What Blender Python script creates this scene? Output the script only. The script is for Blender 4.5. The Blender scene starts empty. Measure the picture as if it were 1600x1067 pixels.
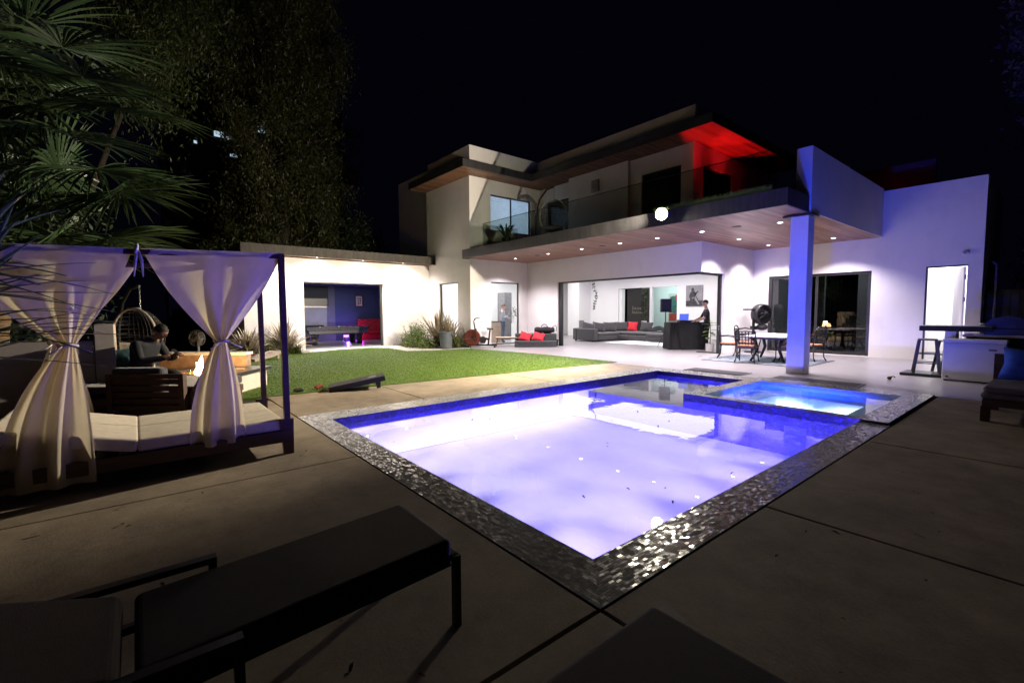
import bpy, bmesh, math, random
import numpy as np
from mathutils import Vector, Matrix

random.seed(11)
NR = np.random.RandomState(7)
S = bpy.context.scene
COL = S.collection
PI = math.pi
MAT = {}

# ------------------------------------------------------------------ materials
def new_mat(name):
    m = bpy.data.materials.new(name)
    m.use_nodes = True
    nt = m.node_tree
    nt.nodes.clear()
    out = nt.nodes.new('ShaderNodeOutputMaterial')
    MAT[name] = m
    return m, nt, out

def N(nt, t, **kw):
    n = nt.nodes.new(t)
    for k, v in kw.items():
        setattr(n, k, v)
    return n

def L(nt, a, b):
    nt.links.new(a, b)

def ramp(nt, src, stops):
    r = N(nt, 'ShaderNodeValToRGB')
    els = r.color_ramp.elements
    while len(els) < len(stops):
        els.new(0.5)
    for e, (p, c) in zip(els, stops):
        e.position = p
        e.color = (c[0], c[1], c[2], 1)
    L(nt, src, r.inputs[0])
    return r.outputs[0]

def coords(nt, scale=(1, 1, 1), kind='Object'):
    tc = N(nt, 'ShaderNodeTexCoord')
    mp = N(nt, 'ShaderNodeMapping')
    mp.inputs['Scale'].default_value = scale
    L(nt, tc.outputs[kind], mp.inputs[0])
    return mp.outputs[0]

def noise(nt, vec, scale, detail=4, rough=.55):
    n = N(nt, 'ShaderNodeTexNoise')
    n.inputs['Scale'].default_value = scale
    n.inputs['Detail'].default_value = detail
    n.inputs['Roughness'].default_value = rough
    L(nt, vec, n.inputs['Vector'])
    return n.outputs['Fac']

def math_n(nt, op, a, b=None):
    m = N(nt, 'ShaderNodeMath', operation=op)
    for i, x in enumerate((a, b)):
        if x is None:
            continue
        if isinstance(x, (int, float)):
            m.inputs[i].default_value = x
        else:
            L(nt, x, m.inputs[i])
    return m.outputs[0]

def basic(name, col, rough=.6, metal=0., var=.15, nscale=6., bump=0., bscale=40., spec=.5,
          stretch=(1, 1, 1), coat=0., sheen=0.):
    """Principled surface with a soft two-tone noise in the colour and optional fine bump."""
    m, nt, out = new_mat(name)
    p = N(nt, 'ShaderNodeBsdfPrincipled')
    vec = coords(nt, stretch)
    f = noise(nt, vec, nscale, 5)
    lo = tuple(max(0, c * (1 - var)) for c in col)
    hi = tuple(min(1, c * (1 + var)) for c in col)
    c = ramp(nt, f, [(.3, lo), (.7, hi)])
    L(nt, c, p.inputs['Base Color'])
    p.inputs['Roughness'].default_value = rough
    p.inputs['Metallic'].default_value = metal
    p.inputs['Specular IOR Level'].default_value = spec
    p.inputs['Coat Weight'].default_value = coat
    p.inputs['Sheen Weight'].default_value = sheen
    if bump:
        b = N(nt, 'ShaderNodeBump')
        b.inputs['Strength'].default_value = bump
        b.inputs['Distance'].default_value = .01
        L(nt, noise(nt, vec, bscale, 3), b.inputs['Height'])
        L(nt, b.outputs[0], p.inputs['Normal'])
    L(nt, p.outputs[0], out.inputs[0])
    return m

def emit(name, col, strength):
    m, nt, out = new_mat(name)
    e = N(nt, 'ShaderNodeEmission')
    e.inputs[0].default_value = (*col, 1)
    e.inputs[1].default_value = strength
    L(nt, e.outputs[0], out.inputs[0])
    return m

def glass(name, tint=(1, 1, 1), ior=1.5, rough=0.0):
    m, nt, out = new_mat(name)
    t = N(nt, 'ShaderNodeBsdfTransparent')
    t.inputs[0].default_value = (*tint, 1)
    g = N(nt, 'ShaderNodeBsdfGlossy')
    g.inputs['Roughness'].default_value = rough
    fr = N(nt, 'ShaderNodeFresnel')
    fr.inputs[0].default_value = ior
    mx = N(nt, 'ShaderNodeMixShader')
    # a thin sheet: only the face turned to the viewer mirrors, the back face lets everything out
    geo = N(nt, 'ShaderNodeNewGeometry')
    L(nt, math_n(nt, 'MULTIPLY', fr.outputs[0], math_n(nt, 'SUBTRACT', 1.0, geo.outputs['Backfacing'])), mx.inputs[0])
    L(nt, t.outputs[0], mx.inputs[1])
    L(nt, g.outputs[0], mx.inputs[2])
    L(nt, mx.outputs[0], out.inputs[0])
    return m

def cloth(name, col, trans=.4, weave=500.):
    m, nt, out = new_mat(name)
    d = N(nt, 'ShaderNodeBsdfDiffuse')
    t = N(nt, 'ShaderNodeBsdfTranslucent')
    vec = coords(nt)
    c = ramp(nt, noise(nt, vec, 5, 4), [(.3, tuple(x * .88 for x in col)), (.7, col)])
    L(nt, c, d.inputs[0]); L(nt, c, t.inputs[0])
    b = N(nt, 'ShaderNodeBump')
    b.inputs['Strength'].default_value = .25
    b.inputs['Distance'].default_value = .01
    L(nt, noise(nt, vec, 26, 3), b.inputs['Height'])
    L(nt, b.outputs[0], d.inputs['Normal'])
    mx = N(nt, 'ShaderNodeMixShader')
    mx.inputs[0].default_value = trans
    L(nt, d.outputs[0], mx.inputs[1]); L(nt, t.outputs[0], mx.inputs[2])
    L(nt, mx.outputs[0], out.inputs[0])
    return m

def leafmat(name, lo, hi, trans=.3, rough=.45, nscale=1.3):
    m, nt, out = new_mat(name)
    p = N(nt, 'ShaderNodeBsdfPrincipled')
    t = N(nt, 'ShaderNodeBsdfTranslucent')
    geo = N(nt, 'ShaderNodeNewGeometry')
    vec = coords(nt)
    a = math_n(nt, 'MULTIPLY', geo.outputs['Random Per Island'], .55)
    b = math_n(nt, 'MULTIPLY', noise(nt, vec, nscale, 3), .6)
    f = math_n(nt, 'ADD', a, b)
    c = ramp(nt, f, [(.25, lo), (.8, hi)])
    L(nt, c, p.inputs['Base Color']); L(nt, c, t.inputs[0])
    p.inputs['Roughness'].default_value = rough
    p.inputs['Specular IOR Level'].default_value = .4
    mx = N(nt, 'ShaderNodeMixShader')
    mx.inputs[0].default_value = trans
    L(nt, p.outputs[0], mx.inputs[1]); L(nt, t.outputs[0], mx.inputs[2])
    L(nt, mx.outputs[0], out.inputs[0])
    return m

def mosaic(name, lo, hi, tw=.046, th=.023, tilt=.22, rough=.1, metal=.35):
    """Small glass tiles laid in running bond; every tile sits at its own slight tilt. Uses the mesh UVs in metres."""
    m, nt, out = new_mat(name)
    uv = N(nt, 'ShaderNodeTexCoord').outputs['UV']
    sx = N(nt, 'ShaderNodeSeparateXYZ'); L(nt, uv, sx.inputs[0])
    v = math_n(nt, 'DIVIDE', sx.outputs[1], th)
    row = math_n(nt, 'FLOOR', v)
    wr = N(nt, 'ShaderNodeTexWhiteNoise', noise_dimensions='1D'); L(nt, row, wr.inputs['W'])
    u = math_n(nt, 'ADD', math_n(nt, 'DIVIDE', sx.outputs[0], tw), math_n(nt, 'MULTIPLY', wr.outputs['Value'], 7.3))
    colm = math_n(nt, 'FLOOR', u)
    cb = N(nt, 'ShaderNodeCombineXYZ'); L(nt, colm, cb.inputs[0]); L(nt, row, cb.inputs[1])
    wn = N(nt, 'ShaderNodeTexWhiteNoise', noise_dimensions='2D'); L(nt, cb.outputs[0], wn.inputs['Vector'])
    c = ramp(nt, wn.outputs['Value'], [(0, lo), (.75, tuple((a + b) / 2 for a, b in zip(lo, hi))), (1, hi)])
    fu = math_n(nt, 'FRACT', u); fv = math_n(nt, 'FRACT', v)
    g1 = math_n(nt, 'LESS_THAN', fu, .07); g2 = math_n(nt, 'LESS_THAN', fv, .14)
    gr = math_n(nt, 'MAXIMUM', g1, g2)
    mc = N(nt, 'ShaderNodeMix', data_type='RGBA')
    L(nt, gr, mc.inputs[0]); L(nt, c, mc.inputs[6]); mc.inputs[7].default_value = (.03, .03, .032, 1)
    vm = N(nt, 'ShaderNodeVectorMath', operation='SUBTRACT'); L(nt, wn.outputs['Color'], vm.inputs[0])
    vm.inputs[1].default_value = (.5, .5, .5)
    vs = N(nt, 'ShaderNodeVectorMath', operation='SCALE'); L(nt, vm.outputs[0], vs.inputs[0]); vs.inputs['Scale'].default_value = tilt
    geo = N(nt, 'ShaderNodeNewGeometry')
    va = N(nt, 'ShaderNodeVectorMath', operation='ADD'); L(nt, geo.outputs['Normal'], va.inputs[0]); L(nt, vs.outputs[0], va.inputs[1])
    vn = N(nt, 'ShaderNodeVectorMath', operation='NORMALIZE'); L(nt, va.outputs[0], vn.inputs[0])
    p = N(nt, 'ShaderNodeBsdfPrincipled')
    L(nt, mc.outputs[2], p.inputs['Base Color'])
    L(nt, vn.outputs[0], p.inputs['Normal'])
    rr = math_n(nt, 'ADD', math_n(nt, 'MULTIPLY', gr, .6), rough); L(nt, rr, p.inputs['Roughness'])
    p.inputs['Metallic'].default_value = metal
    L(nt, p.outputs[0], out.inputs[0])
    return m

def planks(name, cols, width, axis='x', rough=.45, length=2.4):
    """Boards laid side by side; axis = direction across the boards (object space)."""
    m, nt, out = new_mat(name)
    tc = N(nt, 'ShaderNodeTexCoord').outputs['Object']
    s = N(nt, 'ShaderNodeSeparateXYZ'); L(nt, tc, s.inputs[0])
    ac, al = (s.outputs[0], s.outputs[1]) if axis == 'x' else (s.outputs[1], s.outputs[0])
    u = math_n(nt, 'DIVIDE', ac, width)
    b = math_n(nt, 'FLOOR', u)
    w1 = N(nt, 'ShaderNodeTexWhiteNoise', noise_dimensions='1D'); L(nt, b, w1.inputs['W'])
    v = math_n(nt, 'ADD', math_n(nt, 'DIVIDE', al, length), math_n(nt, 'MULTIPLY', w1.outputs['Value'], 5))
    cb = N(nt, 'ShaderNodeCombineXYZ'); L(nt, b, cb.inputs[0]); L(nt, math_n(nt, 'FLOOR', v), cb.inputs[1])
    w2 = N(nt, 'ShaderNodeTexWhiteNoise', noise_dimensions='2D'); L(nt, cb.outputs[0], w2.inputs['Vector'])
    mp = N(nt, 'ShaderNodeMapping')
    mp.inputs['Scale'].default_value = (14, 1.2, 1) if axis == 'x' else (1.2, 14, 1)
    L(nt, tc, mp.inputs[0])
    gnz = noise(nt, mp.outputs[0], 4, 6, .65)
    f = math_n(nt, 'ADD', math_n(nt, 'MULTIPLY', w2.outputs['Value'], .6), math_n(nt, 'MULTIPLY', gnz, .45))
    c = ramp(nt, f, [(.2, cols[0]), (.55, cols[1]), (.9, cols[2])])
    gap = math_n(nt, 'LESS_THAN', math_n(nt, 'FRACT', u), .05)
    mc = N(nt, 'ShaderNodeMix', data_type='RGBA')
    L(nt, gap, mc.inputs[0]); L(nt, c, mc.inputs[6]); mc.inputs[7].default_value = (*[x * .25 for x in cols[0]], 1)
    p = N(nt, 'ShaderNodeBsdfPrincipled')
    L(nt, mc.outputs[2], p.inputs['Base Color']); p.inputs['Roughness'].default_value = rough
    L(nt, p.outputs[0], out.inputs[0])
    return m

def concrete(name, lo, hi, rough=.7, bump=.15, stain=.5, spec=.4):
    m, nt, out = new_mat(name)
    vec = coords(nt)
    a = noise(nt, vec, .9, 6, .6); b = noise(nt, vec, 18, 6, .7); d = noise(nt, vec, 140, 2)
    f = math_n(nt, 'ADD', math_n(nt, 'ADD', math_n(nt, 'MULTIPLY', a, stain), math_n(nt, 'MULTIPLY', b, .3)), math_n(nt, 'MULTIPLY', d, .2))
    c = ramp(nt, f, [(.35, lo), (.7, hi)])
    p = N(nt, 'ShaderNodeBsdfPrincipled')
    L(nt, c, p.inputs['Base Color'])
    rr = math_n(nt, 'ADD', math_n(nt, 'MULTIPLY', a, .25), rough - .12); L(nt, rr, p.inputs['Roughness'])
    p.inputs['Specular IOR Level'].default_value = spec
    bp = N(nt, 'ShaderNodeBump'); bp.inputs['Strength'].default_value = bump; bp.inputs['Distance'].default_value = .004
    L(nt, b, bp.inputs['Height']); L(nt, bp.outputs[0], p.inputs['Normal'])
    L(nt, p.outputs[0], out.inputs[0])
    return m

# ------------------------------------------------------------------ mesh builder
ORG = {}     # things whose part geometry is given in world coordinates -> their origin

class MB:
    def __init__(self):
        self.v, self.f, self.uv, self.mi, self.k = [], [], {}, [], 0
    def _add(self, vs, fs, uvs=None):
        o = len(self.v)
        self.v.extend([tuple(p) for p in vs])
        for i, f in enumerate(fs):
            if uvs is not None:
                self.uv[len(self.f)] = uvs[i]
            self.f.append(tuple(o + j for j in f)); self.mi.append(self.k)
        return self
    def box(self, x0, x1, y0, y1, z0, z1):
        x0, x1 = min(x0, x1), max(x0, x1); y0, y1 = min(y0, y1), max(y0, y1); z0, z1 = min(z0, z1), max(z0, z1)
        return self._add([(x0, y0, z0), (x1, y0, z0), (x1, y1, z0), (x0, y1, z0), (x0, y0, z1), (x1, y0, z1), (x1, y1, z1), (x0, y1, z1)],
                         [(3, 2, 1, 0), (4, 5, 6, 7), (0, 1, 5, 4), (1, 2, 6, 5), (2, 3, 7, 6), (3, 0, 4, 7)])
    def cbox(self, c, sx, sy, sz, M=None):
        pts = []
        for z in (-1, 1):
            for x, y in ((-1, -1), (1, -1), (1, 1), (-1, 1)):
                p = Vector((x * sx / 2, y * sy / 2, z * sz / 2))
                if M is not None:
                    p = M @ p
                pts.append(Vector(c) + p)
        return self._add(pts, [(3, 2, 1, 0), (4, 5, 6, 7), (0, 1, 5, 4), (1, 2, 6, 5), (2, 3, 7, 6), (3, 0, 4, 7)])
    def bar(self, p, q, w, h=None, up=(0, 0, 1)):
        h = h or w
        p, q = Vector(p), Vector(q)
        d = (q - p).normalized(); u = Vector(up)
        if abs(d.dot(u)) > .98:
            u = Vector((0, 1, 0))
        s = d.cross(u).normalized(); u = s.cross(d)
        pts = [b + s * (i * w / 2) + u * (j * h / 2) for b in (p, q) for i, j in ((-1, -1), (1, -1), (1, 1), (-1, 1))]
        return self._add(pts, [(0, 1, 2, 3), (7, 6, 5, 4), (4, 5, 1, 0), (5, 6, 2, 1), (6, 7, 3, 2), (7, 4, 0, 3)])
    def tube(self, pts, r, n=8, caps=True, closed=False):
        pts = [Vector(p) for p in pts]
        rs = r if isinstance(r, (list, tuple)) else [r] * len(pts)
        m = len(pts); vs = []; prev = None
        for i, p in enumerate(pts):
            if closed:
                d = pts[(i + 1) % m] - pts[i - 1]
            else:
                d = pts[min(i + 1, m - 1)] - pts[max(i - 1, 0)]
            d.normalize()
            if prev is None:
                a = Vector((0, 0, 1)) if abs(d.z) < .9 else Vector((1, 0, 0))
                prev = d.cross(a).normalized()
            prev = (prev - d * prev.dot(d)).normalized()
            b = d.cross(prev)
            for k in range(n):
                t = 2 * PI * k / n
                vs.append(p + (prev * math.cos(t) + b * math.sin(t)) * rs[i])
        fs = []
        for i in range(m if closed else m - 1):
            j = (i + 1) % m
            for k in range(n):
                fs.append((i * n + k, i * n + (k + 1) % n, j * n + (k + 1) % n, j * n + k))
        if caps and not closed:
            fs.append(tuple(range(n))[::-1]); fs.append(tuple((m - 1) * n + k for k in range(n)))
        return self._add(vs, fs)
    def lathe(self, prof, c=(0, 0, 0), n=24, axis='z', caps=True):
        vs = []
        for r, z in prof:
            for k in range(n):
                t = 2 * PI * k / n
                a, b = r * math.cos(t), r * math.sin(t)
                vs.append((c[0] + a, c[1] + b, c[2] + z) if axis == 'z' else ((c[0] + z, c[1] + a, c[2] + b) if axis == 'x' else (c[0] + b, c[1] + z, c[2] + a)))
        fs = []
        for i in range(len(prof) - 1):
            for k in range(n):
                fs.append((i * n + k, i * n + (k + 1) % n, (i + 1) * n + (k + 1) % n, (i + 1) * n + k))
        if caps:
            fs.append(tuple(range(n))[::-1]); fs.append(tuple((len(prof) - 1) * n + k for k in range(n)))
        return self._add(vs, fs)
    def ell(self, c, rx, ry, rz, nu=16, nv=10, M=None):
        vs, fs = [], []
        for j in range(nv + 1):
            ph = PI * j / nv
            for i in range(nu):
                t = 2 * PI * i / nu
                p = Vector((rx * math.sin(ph) * math.cos(t), ry * math.sin(ph) * math.sin(t), rz * math.cos(ph)))
                if M is not None:
                    p = M @ p
                vs.append(Vector(c) + p)
        for j in range(nv):
            for i in range(nu):
                fs.append((j * nu + i, (j + 1) * nu + i, (j + 1) * nu + (i + 1) % nu, j * nu + (i + 1) % nu))
        return self._add(vs, fs)
    def prism(self, poly, z0, z1):
        n = len(poly)
        vs = [(x, y, z0) for x, y in poly] + [(x, y, z1) for x, y in poly]
        fs = [tuple(range(n))[::-1], tuple(range(n, 2 * n))] + [(i, (i + 1) % n, n + (i + 1) % n, n + i) for i in range(n)]
        return self._add(vs, fs)
    def quad(self, a, b, c, d, uv=None):
        return self._add([a, b, c, d], [(0, 1, 2, 3)], [uv] if uv else None)
    def grid(self, fn, nu, nv):
        vs = [fn(i / nu, j / nv) for j in range(nv + 1) for i in range(nu + 1)]
        w = nu + 1
        fs = [(j * w + i, j * w + i + 1, (j + 1) * w + i + 1, (j + 1) * w + i) for j in range(nv) for i in range(nu)]
        return self._add(vs, fs)
    def pillow(self, c, w, h, t, M=None, n=14):
        """Throw pillow lying in its local XZ plane (w wide, h high, t thick along Y)."""
        for sgn in (1, -1):
            def fn(a, b):
                u, v = a * 2 - 1, b * 2 - 1
                k = max(0., (1 - u ** 4) * (1 - v ** 4)) ** .55
                pin = 1 - .10 * (1 - abs(u)) * abs(v) ** 3
                pin2 = 1 - .10 * (1 - abs(v)) * abs(u) ** 3
                p = Vector((u * w / 2 * pin2, sgn * t / 2 * k, v * h / 2 * pin))
                if M is not None:
                    p = M @ p
                q = Vector(c) + p
                return tuple(q)
            self.grid(fn, n, n)
        return self
    def xform(self, M):
        self.v = [tuple(M @ Vector(p)) for p in self.v]
        return self
    def build(self, name, mat, parent=None, smooth=False, bevel=0., seg=2, label=None):
        me = bpy.data.meshes.new(name)
        vs = self.v
        if parent is not None and parent.name in ORG:
            o = ORG[parent.name]
            vs = [(x - o[0], y - o[1], z - o[2]) for x, y, z in vs]
        me.from_pydata(vs, [], self.f)
        ms = mat if isinstance(mat, (list, tuple)) else [mat]
        for q in ms:
            me.materials.append(MAT[q])
        if len(ms) > 1:
            me.polygons.foreach_set('material_index', self.mi)
        if self.uv:
            ul = me.uv_layers.new(name='UVMap')
            for pi, us in self.uv.items():
                for li, t in zip(me.polygons[pi].loop_indices, us):
                    ul.data[li].uv = t
        if smooth:
            me.polygons.foreach_set('use_smooth', [True] * len(me.polygons))
        me.update()
        ob = bpy.data.objects.new(name, me)
        COL.objects.link(ob)
        if parent is not None:
            ob.parent = parent
        if bevel:
            b = ob.modifiers.new('edge', 'BEVEL'); b.width = bevel; b.segments = seg; b.limit_method = 'ANGLE'
            b.angle_limit = math.radians(40)
        if label:
            ob['label'] = label
        return ob

def tag(o, label, cat, group=None, kind=None):
    if label: o['label'] = label
    if cat: o['category'] = cat
    if group: o['group'] = group
    if kind: o['kind'] = kind
    return o

def thing(name, label, cat, loc=(0, 0, 0), rz=0., group=None, world=False):
    o = bpy.data.objects.new(name, None)
    o.empty_display_size = .1
    COL.objects.link(o)
    o.location = loc; o.rotation_euler = (0, 0, rz)
    tag(o, label, cat, group)
    if world:
        ORG[o.name] = loc
    return o

def solo(mb, name, mat, label, cat, origin, group=None, smooth=False, bevel=0., seg=2, rz=0., local=False):
    """A thing that is one mesh; geometry in world coordinates unless local."""
    if not local:
        mb.v = [(x - origin[0], y - origin[1], z - origin[2]) for x, y, z in mb.v]
    o = mb.build(name, mat, None, smooth, bevel, seg)
    o.location = origin; o.rotation_euler = (0, 0, rz)
    return tag(o, label, cat, group)

def struct(mb, name, mat, **kw):
    o = mb.build(name, mat, None, **kw)
    o['kind'] = 'structure'
    return o

def dup(root, loc, rz, label=None):
    def cp(o, par):
        c = o.copy(); COL.objects.link(c)
        if par is not None:
            c.parent = par
        for ch in list(o.children):
            cp(ch, c)
        return c
    r = cp(root, None)
    r.location = loc; r.rotation_euler = (0, 0, rz)
    if label: r['label'] = label
    return r

def mesh_np(name, verts, faces_n, mat, parent=None, smooth=False):
    """verts (M,3); faces as consecutive groups of faces_n vertices."""
    verts = np.asarray(verts, dtype=np.float32)
    if parent is not None and parent.name in ORG:
        verts = verts - np.array(ORG[parent.name], dtype=np.float32)
    me = bpy.data.meshes.new(name)
    nv = len(verts); nf = nv // faces_n
    me.vertices.add(nv); me.vertices.foreach_set('co', verts.ravel())
    me.loops.add(nv); me.loops.foreach_set('vertex_index', np.arange(nv, dtype=np.int32))
    me.polygons.add(nf)
    me.polygons.foreach_set('loop_start', np.arange(0, nv, faces_n, dtype=np.int32))
    me.polygons.foreach_set('loop_total', np.full(nf, faces_n, dtype=np.int32))
    me.materials.append(MAT[mat])
    if smooth:
        me.polygons.foreach_set('use_smooth', [True] * nf)
    me.update(calc_edges=True)
    ob = bpy.data.objects.new(name, me); COL.objects.link(ob)
    if parent is not None:
        ob.parent = parent
    return ob

def leaf_quads(cent, dirs, ln, wd, rs):
    """Kite-shaped leaves: centre points, length axes, lengths, widths."""
    n = len(cent)
    d = dirs / (np.linalg.norm(dirs, axis=1, keepdims=True) + 1e-9)
    r = rs.normal(size=(n, 3)); s = np.cross(d, r); s /= (np.linalg.norm(s, axis=1, keepdims=True) + 1e-9)
    ln = np.asarray(ln).reshape(-1, 1); wd = np.asarray(wd).reshape(-1, 1)
    a = cent - d * ln * .5; b = cent + s * wd * .5 - d * ln * .08; c = cent + d * ln * .5; e = cent - s * wd * .5 - d * ln * .08
    return np.stack([a, b, c, e], 1).reshape(-1, 3)

def _wall_cells(a0, a1, z0, z1, holes):
    """rectangles (a,b,za,zb) that fill a wall around its holes, one column at a time"""
    br = sorted({a0, a1, *[h[0] for h in holes], *[h[1] for h in holes]})
    for a, b in zip(br[:-1], br[1:]):
        if a < a0 or b > a1: continue
        m = (a + b) / 2; cur = z0
        for h in sorted([h for h in holes if h[0] < m < h[1]], key=lambda h: h[2]):
            if h[2] > cur: yield a, b, cur, h[2]
            cur = h[3]
        if cur < z1: yield a, b, cur, z1

def wall_y(mb, x0, x1, y, t, z0, z1, holes=()):
    """Wall in a Y plane (front face at y, thickness t behind), with rectangular holes (hx0,hx1,hz0,hz1)."""
    for a, b, za, zb in _wall_cells(x0, x1, z0, z1, holes): mb.box(a, b, y, y + t, za, zb)

def wall_x(mb, y0, y1, x, t, z0, z1, holes=()):
    """Wall in an X plane (front face at x looking to +X, thickness t behind)."""
    for a, b, za, zb in _wall_cells(y0, y1, z0, z1, holes): mb.box(x - t, x, a, b, za, zb)

def lamp(name, kind, loc, power, col, parent=None, aim=None, **kw):
    d = bpy.data.lights.new(name, kind)
    d.energy = power; d.color = col
    for k, v in kw.items():
        setattr(d, k, v)
    o = bpy.data.objects.new(name, d); COL.objects.link(o)
    if parent is not None:
        o.parent = parent
        if parent.name in ORG:
            loc = tuple(a - b for a, b in zip(loc, ORG[parent.name]))
    o.location = loc
    if aim is not None:
        v = Vector(aim) - (Vector(loc) if parent is None or parent.name not in ORG else Vector(loc) + Vector(ORG[parent.name]))
        o.rotation_euler = v.to_track_quat('-Z', 'Y').to_euler()
    return o
# ------------------------------------------------------------------ materials used
def stucco_mat(name, col):
    m, nt, out = new_mat(name)
    p = N(nt, 'ShaderNodeBsdfPrincipled')
    a = noise(nt, coords(nt), 1.1, 6, .65); b = noise(nt, coords(nt, (5, 5, .35)), 1.6, 5, .6); d = noise(nt, coords(nt), 60, 4, .7)
    f = math_n(nt, 'ADD', math_n(nt, 'ADD', math_n(nt, 'MULTIPLY', a, .55), math_n(nt, 'MULTIPLY', b, .18)), math_n(nt, 'MULTIPLY', d, .27))
    L(nt, ramp(nt, f, [(.30, tuple(c * .86 for c in col)), (.5, col), (.75, tuple(min(1, c * 1.05) for c in col))]), p.inputs['Base Color'])
    p.inputs['Roughness'].default_value = .88
    bp = N(nt, 'ShaderNodeBump'); bp.inputs['Strength'].default_value = .35; bp.inputs['Distance'].default_value = .006
    L(nt, d, bp.inputs['Height']); L(nt, bp.outputs[0], p.inputs['Normal'])
    L(nt, p.outputs[0], out.inputs[0])
stucco_mat('stucco', (.76, .73, .72))
basic('interior_white', (.80, .79, .79), .8, var=.02, nscale=1)
basic('fascia_metal', (.026, .025, .027), .5, var=.45, nscale=2.2, bump=.1, bscale=30, stretch=(6, 6, 1))
basic('weathered_fascia', (.045, .038, .032), .7, var=.5, nscale=3, bump=.2, bscale=30, stretch=(4, 4, 1))
basic('dark_frame', (.02, .02, .022), .4, var=.1)
planks('soffit_wood', [(.12, .05, .030), (.22, .10, .065), (.34, .17, .12)], .11, 'x', .42)
planks('eave_wood', [(.10, .045, .024), (.19, .085, .045), (.27, .13, .07)], .11, 'x', .5)
def deck_mat(name):
    m, nt, out = new_mat(name)
    vec = coords(nt)
    big = noise(nt, vec, .55, 5, .6); mid = noise(nt, vec, 3.1, 7, .72); fine = noise(nt, vec, 55, 4, .7); grit = noise(nt, vec, 240, 2)
    f = math_n(nt, 'ADD', math_n(nt, 'ADD', math_n(nt, 'MULTIPLY', big, .38), math_n(nt, 'MULTIPLY', mid, .34)), math_n(nt, 'ADD', math_n(nt, 'MULTIPLY', fine, .16), math_n(nt, 'MULTIPLY', grit, .12)))
    base = ramp(nt, f, [(.38, (.125, .098, .073)), (.50, (.25, .20, .148)), (.62, (.38, .31, .225))])
    # dark spill stains with ragged outlines
    st = noise(nt, coords(nt, (1, 1.4, 1)), 1.35, 8, .68)
    k = N(nt, 'ShaderNodeMapRange'); k.inputs['From Min'].default_value = .60; k.inputs['From Max'].default_value = .70; L(nt, st, k.inputs['Value'])
    vo = N(nt, 'ShaderNodeTexVoronoi', feature='DISTANCE_TO_EDGE'); vo.inputs['Scale'].default_value = .42
    wv = N(nt, 'ShaderNodeVectorMath', operation='ADD'); L(nt, vec, wv.inputs[0])
    nz = N(nt, 'ShaderNodeTexNoise'); nz.inputs['Scale'].default_value = 2.2; nz.inputs['Detail'].default_value = 5; L(nt, vec, nz.inputs['Vector'])
    sc = N(nt, 'ShaderNodeVectorMath', operation='SCALE'); sc.inputs['Scale'].default_value = .55; L(nt, nz.outputs['Color'], sc.inputs[0]); L(nt, sc.outputs[0], wv.inputs[1]); L(nt, wv.outputs[0], vo.inputs['Vector'])
    crack = math_n(nt, 'LESS_THAN', vo.outputs['Distance'], .0022)
    d = math_n(nt, 'SUBTRACT', 1.0, math_n(nt, 'ADD', math_n(nt, 'MULTIPLY', k.outputs[0], .34), math_n(nt, 'MULTIPLY', crack, .12)))
    mx = N(nt, 'ShaderNodeVectorMath', operation='SCALE'); L(nt, base, mx.inputs[0]); L(nt, d, mx.inputs['Scale'])
    p = N(nt, 'ShaderNodeBsdfPrincipled'); L(nt, mx.outputs[0], p.inputs['Base Color'])
    L(nt, math_n(nt, 'SUBTRACT', .80, math_n(nt, 'MULTIPLY', k.outputs[0], .22)), p.inputs['Roughness'])
    bp = N(nt, 'ShaderNodeBump'); bp.inputs['Strength'].default_value = .4; bp.inputs['Distance'].default_value = .005; L(nt, math_n(nt, 'ADD', fine, math_n(nt, 'MULTIPLY', grit, .6)), bp.inputs['Height']); L(nt, bp.outputs[0], p.inputs['Normal'])
    L(nt, p.outputs[0], out.inputs[0])
deck_mat('deck_concrete')
concrete('patio_floor_tile', (.24, .225, .23), (.34, .32, .33), .34, .0, .3, .5)
concrete('path_concrete', (.36, .33, .32), (.5, .47, .46), .7, .15, .4)
concrete('garden_stucco', (.30, .27, .24), (.42, .38, .34), .9, .5, .3)
basic('soil', (.03, .022, .016), .95, var=.4, nscale=20, bump=.5, bscale=60)
basic('ground_dirt', (.03, .027, .022), .95, var=.4, nscale=3)
mosaic('mosaic_grey', (.27, .265, .27), (.50, .485, .47), .040, .0195, tilt=.17, rough=.18, metal=.1)
mosaic('mosaic_blue', (.012, .008, .22), (.05, .03, .75), .05, .025, .06, .34, 0.)
mosaic('mosaic_dark', (.012, .013, .03), (.05, .05, .11), .05, .025, .06, .34, 0.)
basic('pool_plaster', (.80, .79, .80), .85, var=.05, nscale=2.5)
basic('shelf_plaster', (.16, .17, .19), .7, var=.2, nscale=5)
basic('chrome', (.7, .7, .72), .15, 1.0, var=.05)
basic('black_metal', (.02, .02, .021), .42, .5, var=.2)
basic('grey_metal', (.22, .22, .23), .4, .7, var=.2)
basic('grill_steel', (.34, .34, .36), .36, .45, var=.08)
basic('gunmetal', (.06, .06, .062), .45, .5, var=.2)
basic('black_plastic', (.018, .018, .02), .45, var=.2, bump=.1)
basic('grey_plastic', (.085, .10, .11), .5, var=.15, bump=.1)
basic('white_enamel', (.70, .70, .72), .55, var=.04)
basic('slab_dark', (.012, .012, .013), .85, var=.3)
basic('red_leather', (.55, .012, .03), .35, var=.2, nscale=10, bump=.15)
basic('red_cloth', (.62, .02, .035), .85, var=.2, nscale=14, bump=.2)
basic('grey_cloth', (.050, .045, .051), .9, var=.22, nscale=25, bump=.4, bscale=220, sheen=.3)
basic('light_grey_cloth', (.21, .205, .21), .9, var=.15, nscale=25, bump=.4, bscale=220)
basic('charcoal_cloth', (.07, .074, .076), .9, var=.25, nscale=22, bump=.4, bscale=220)
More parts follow.
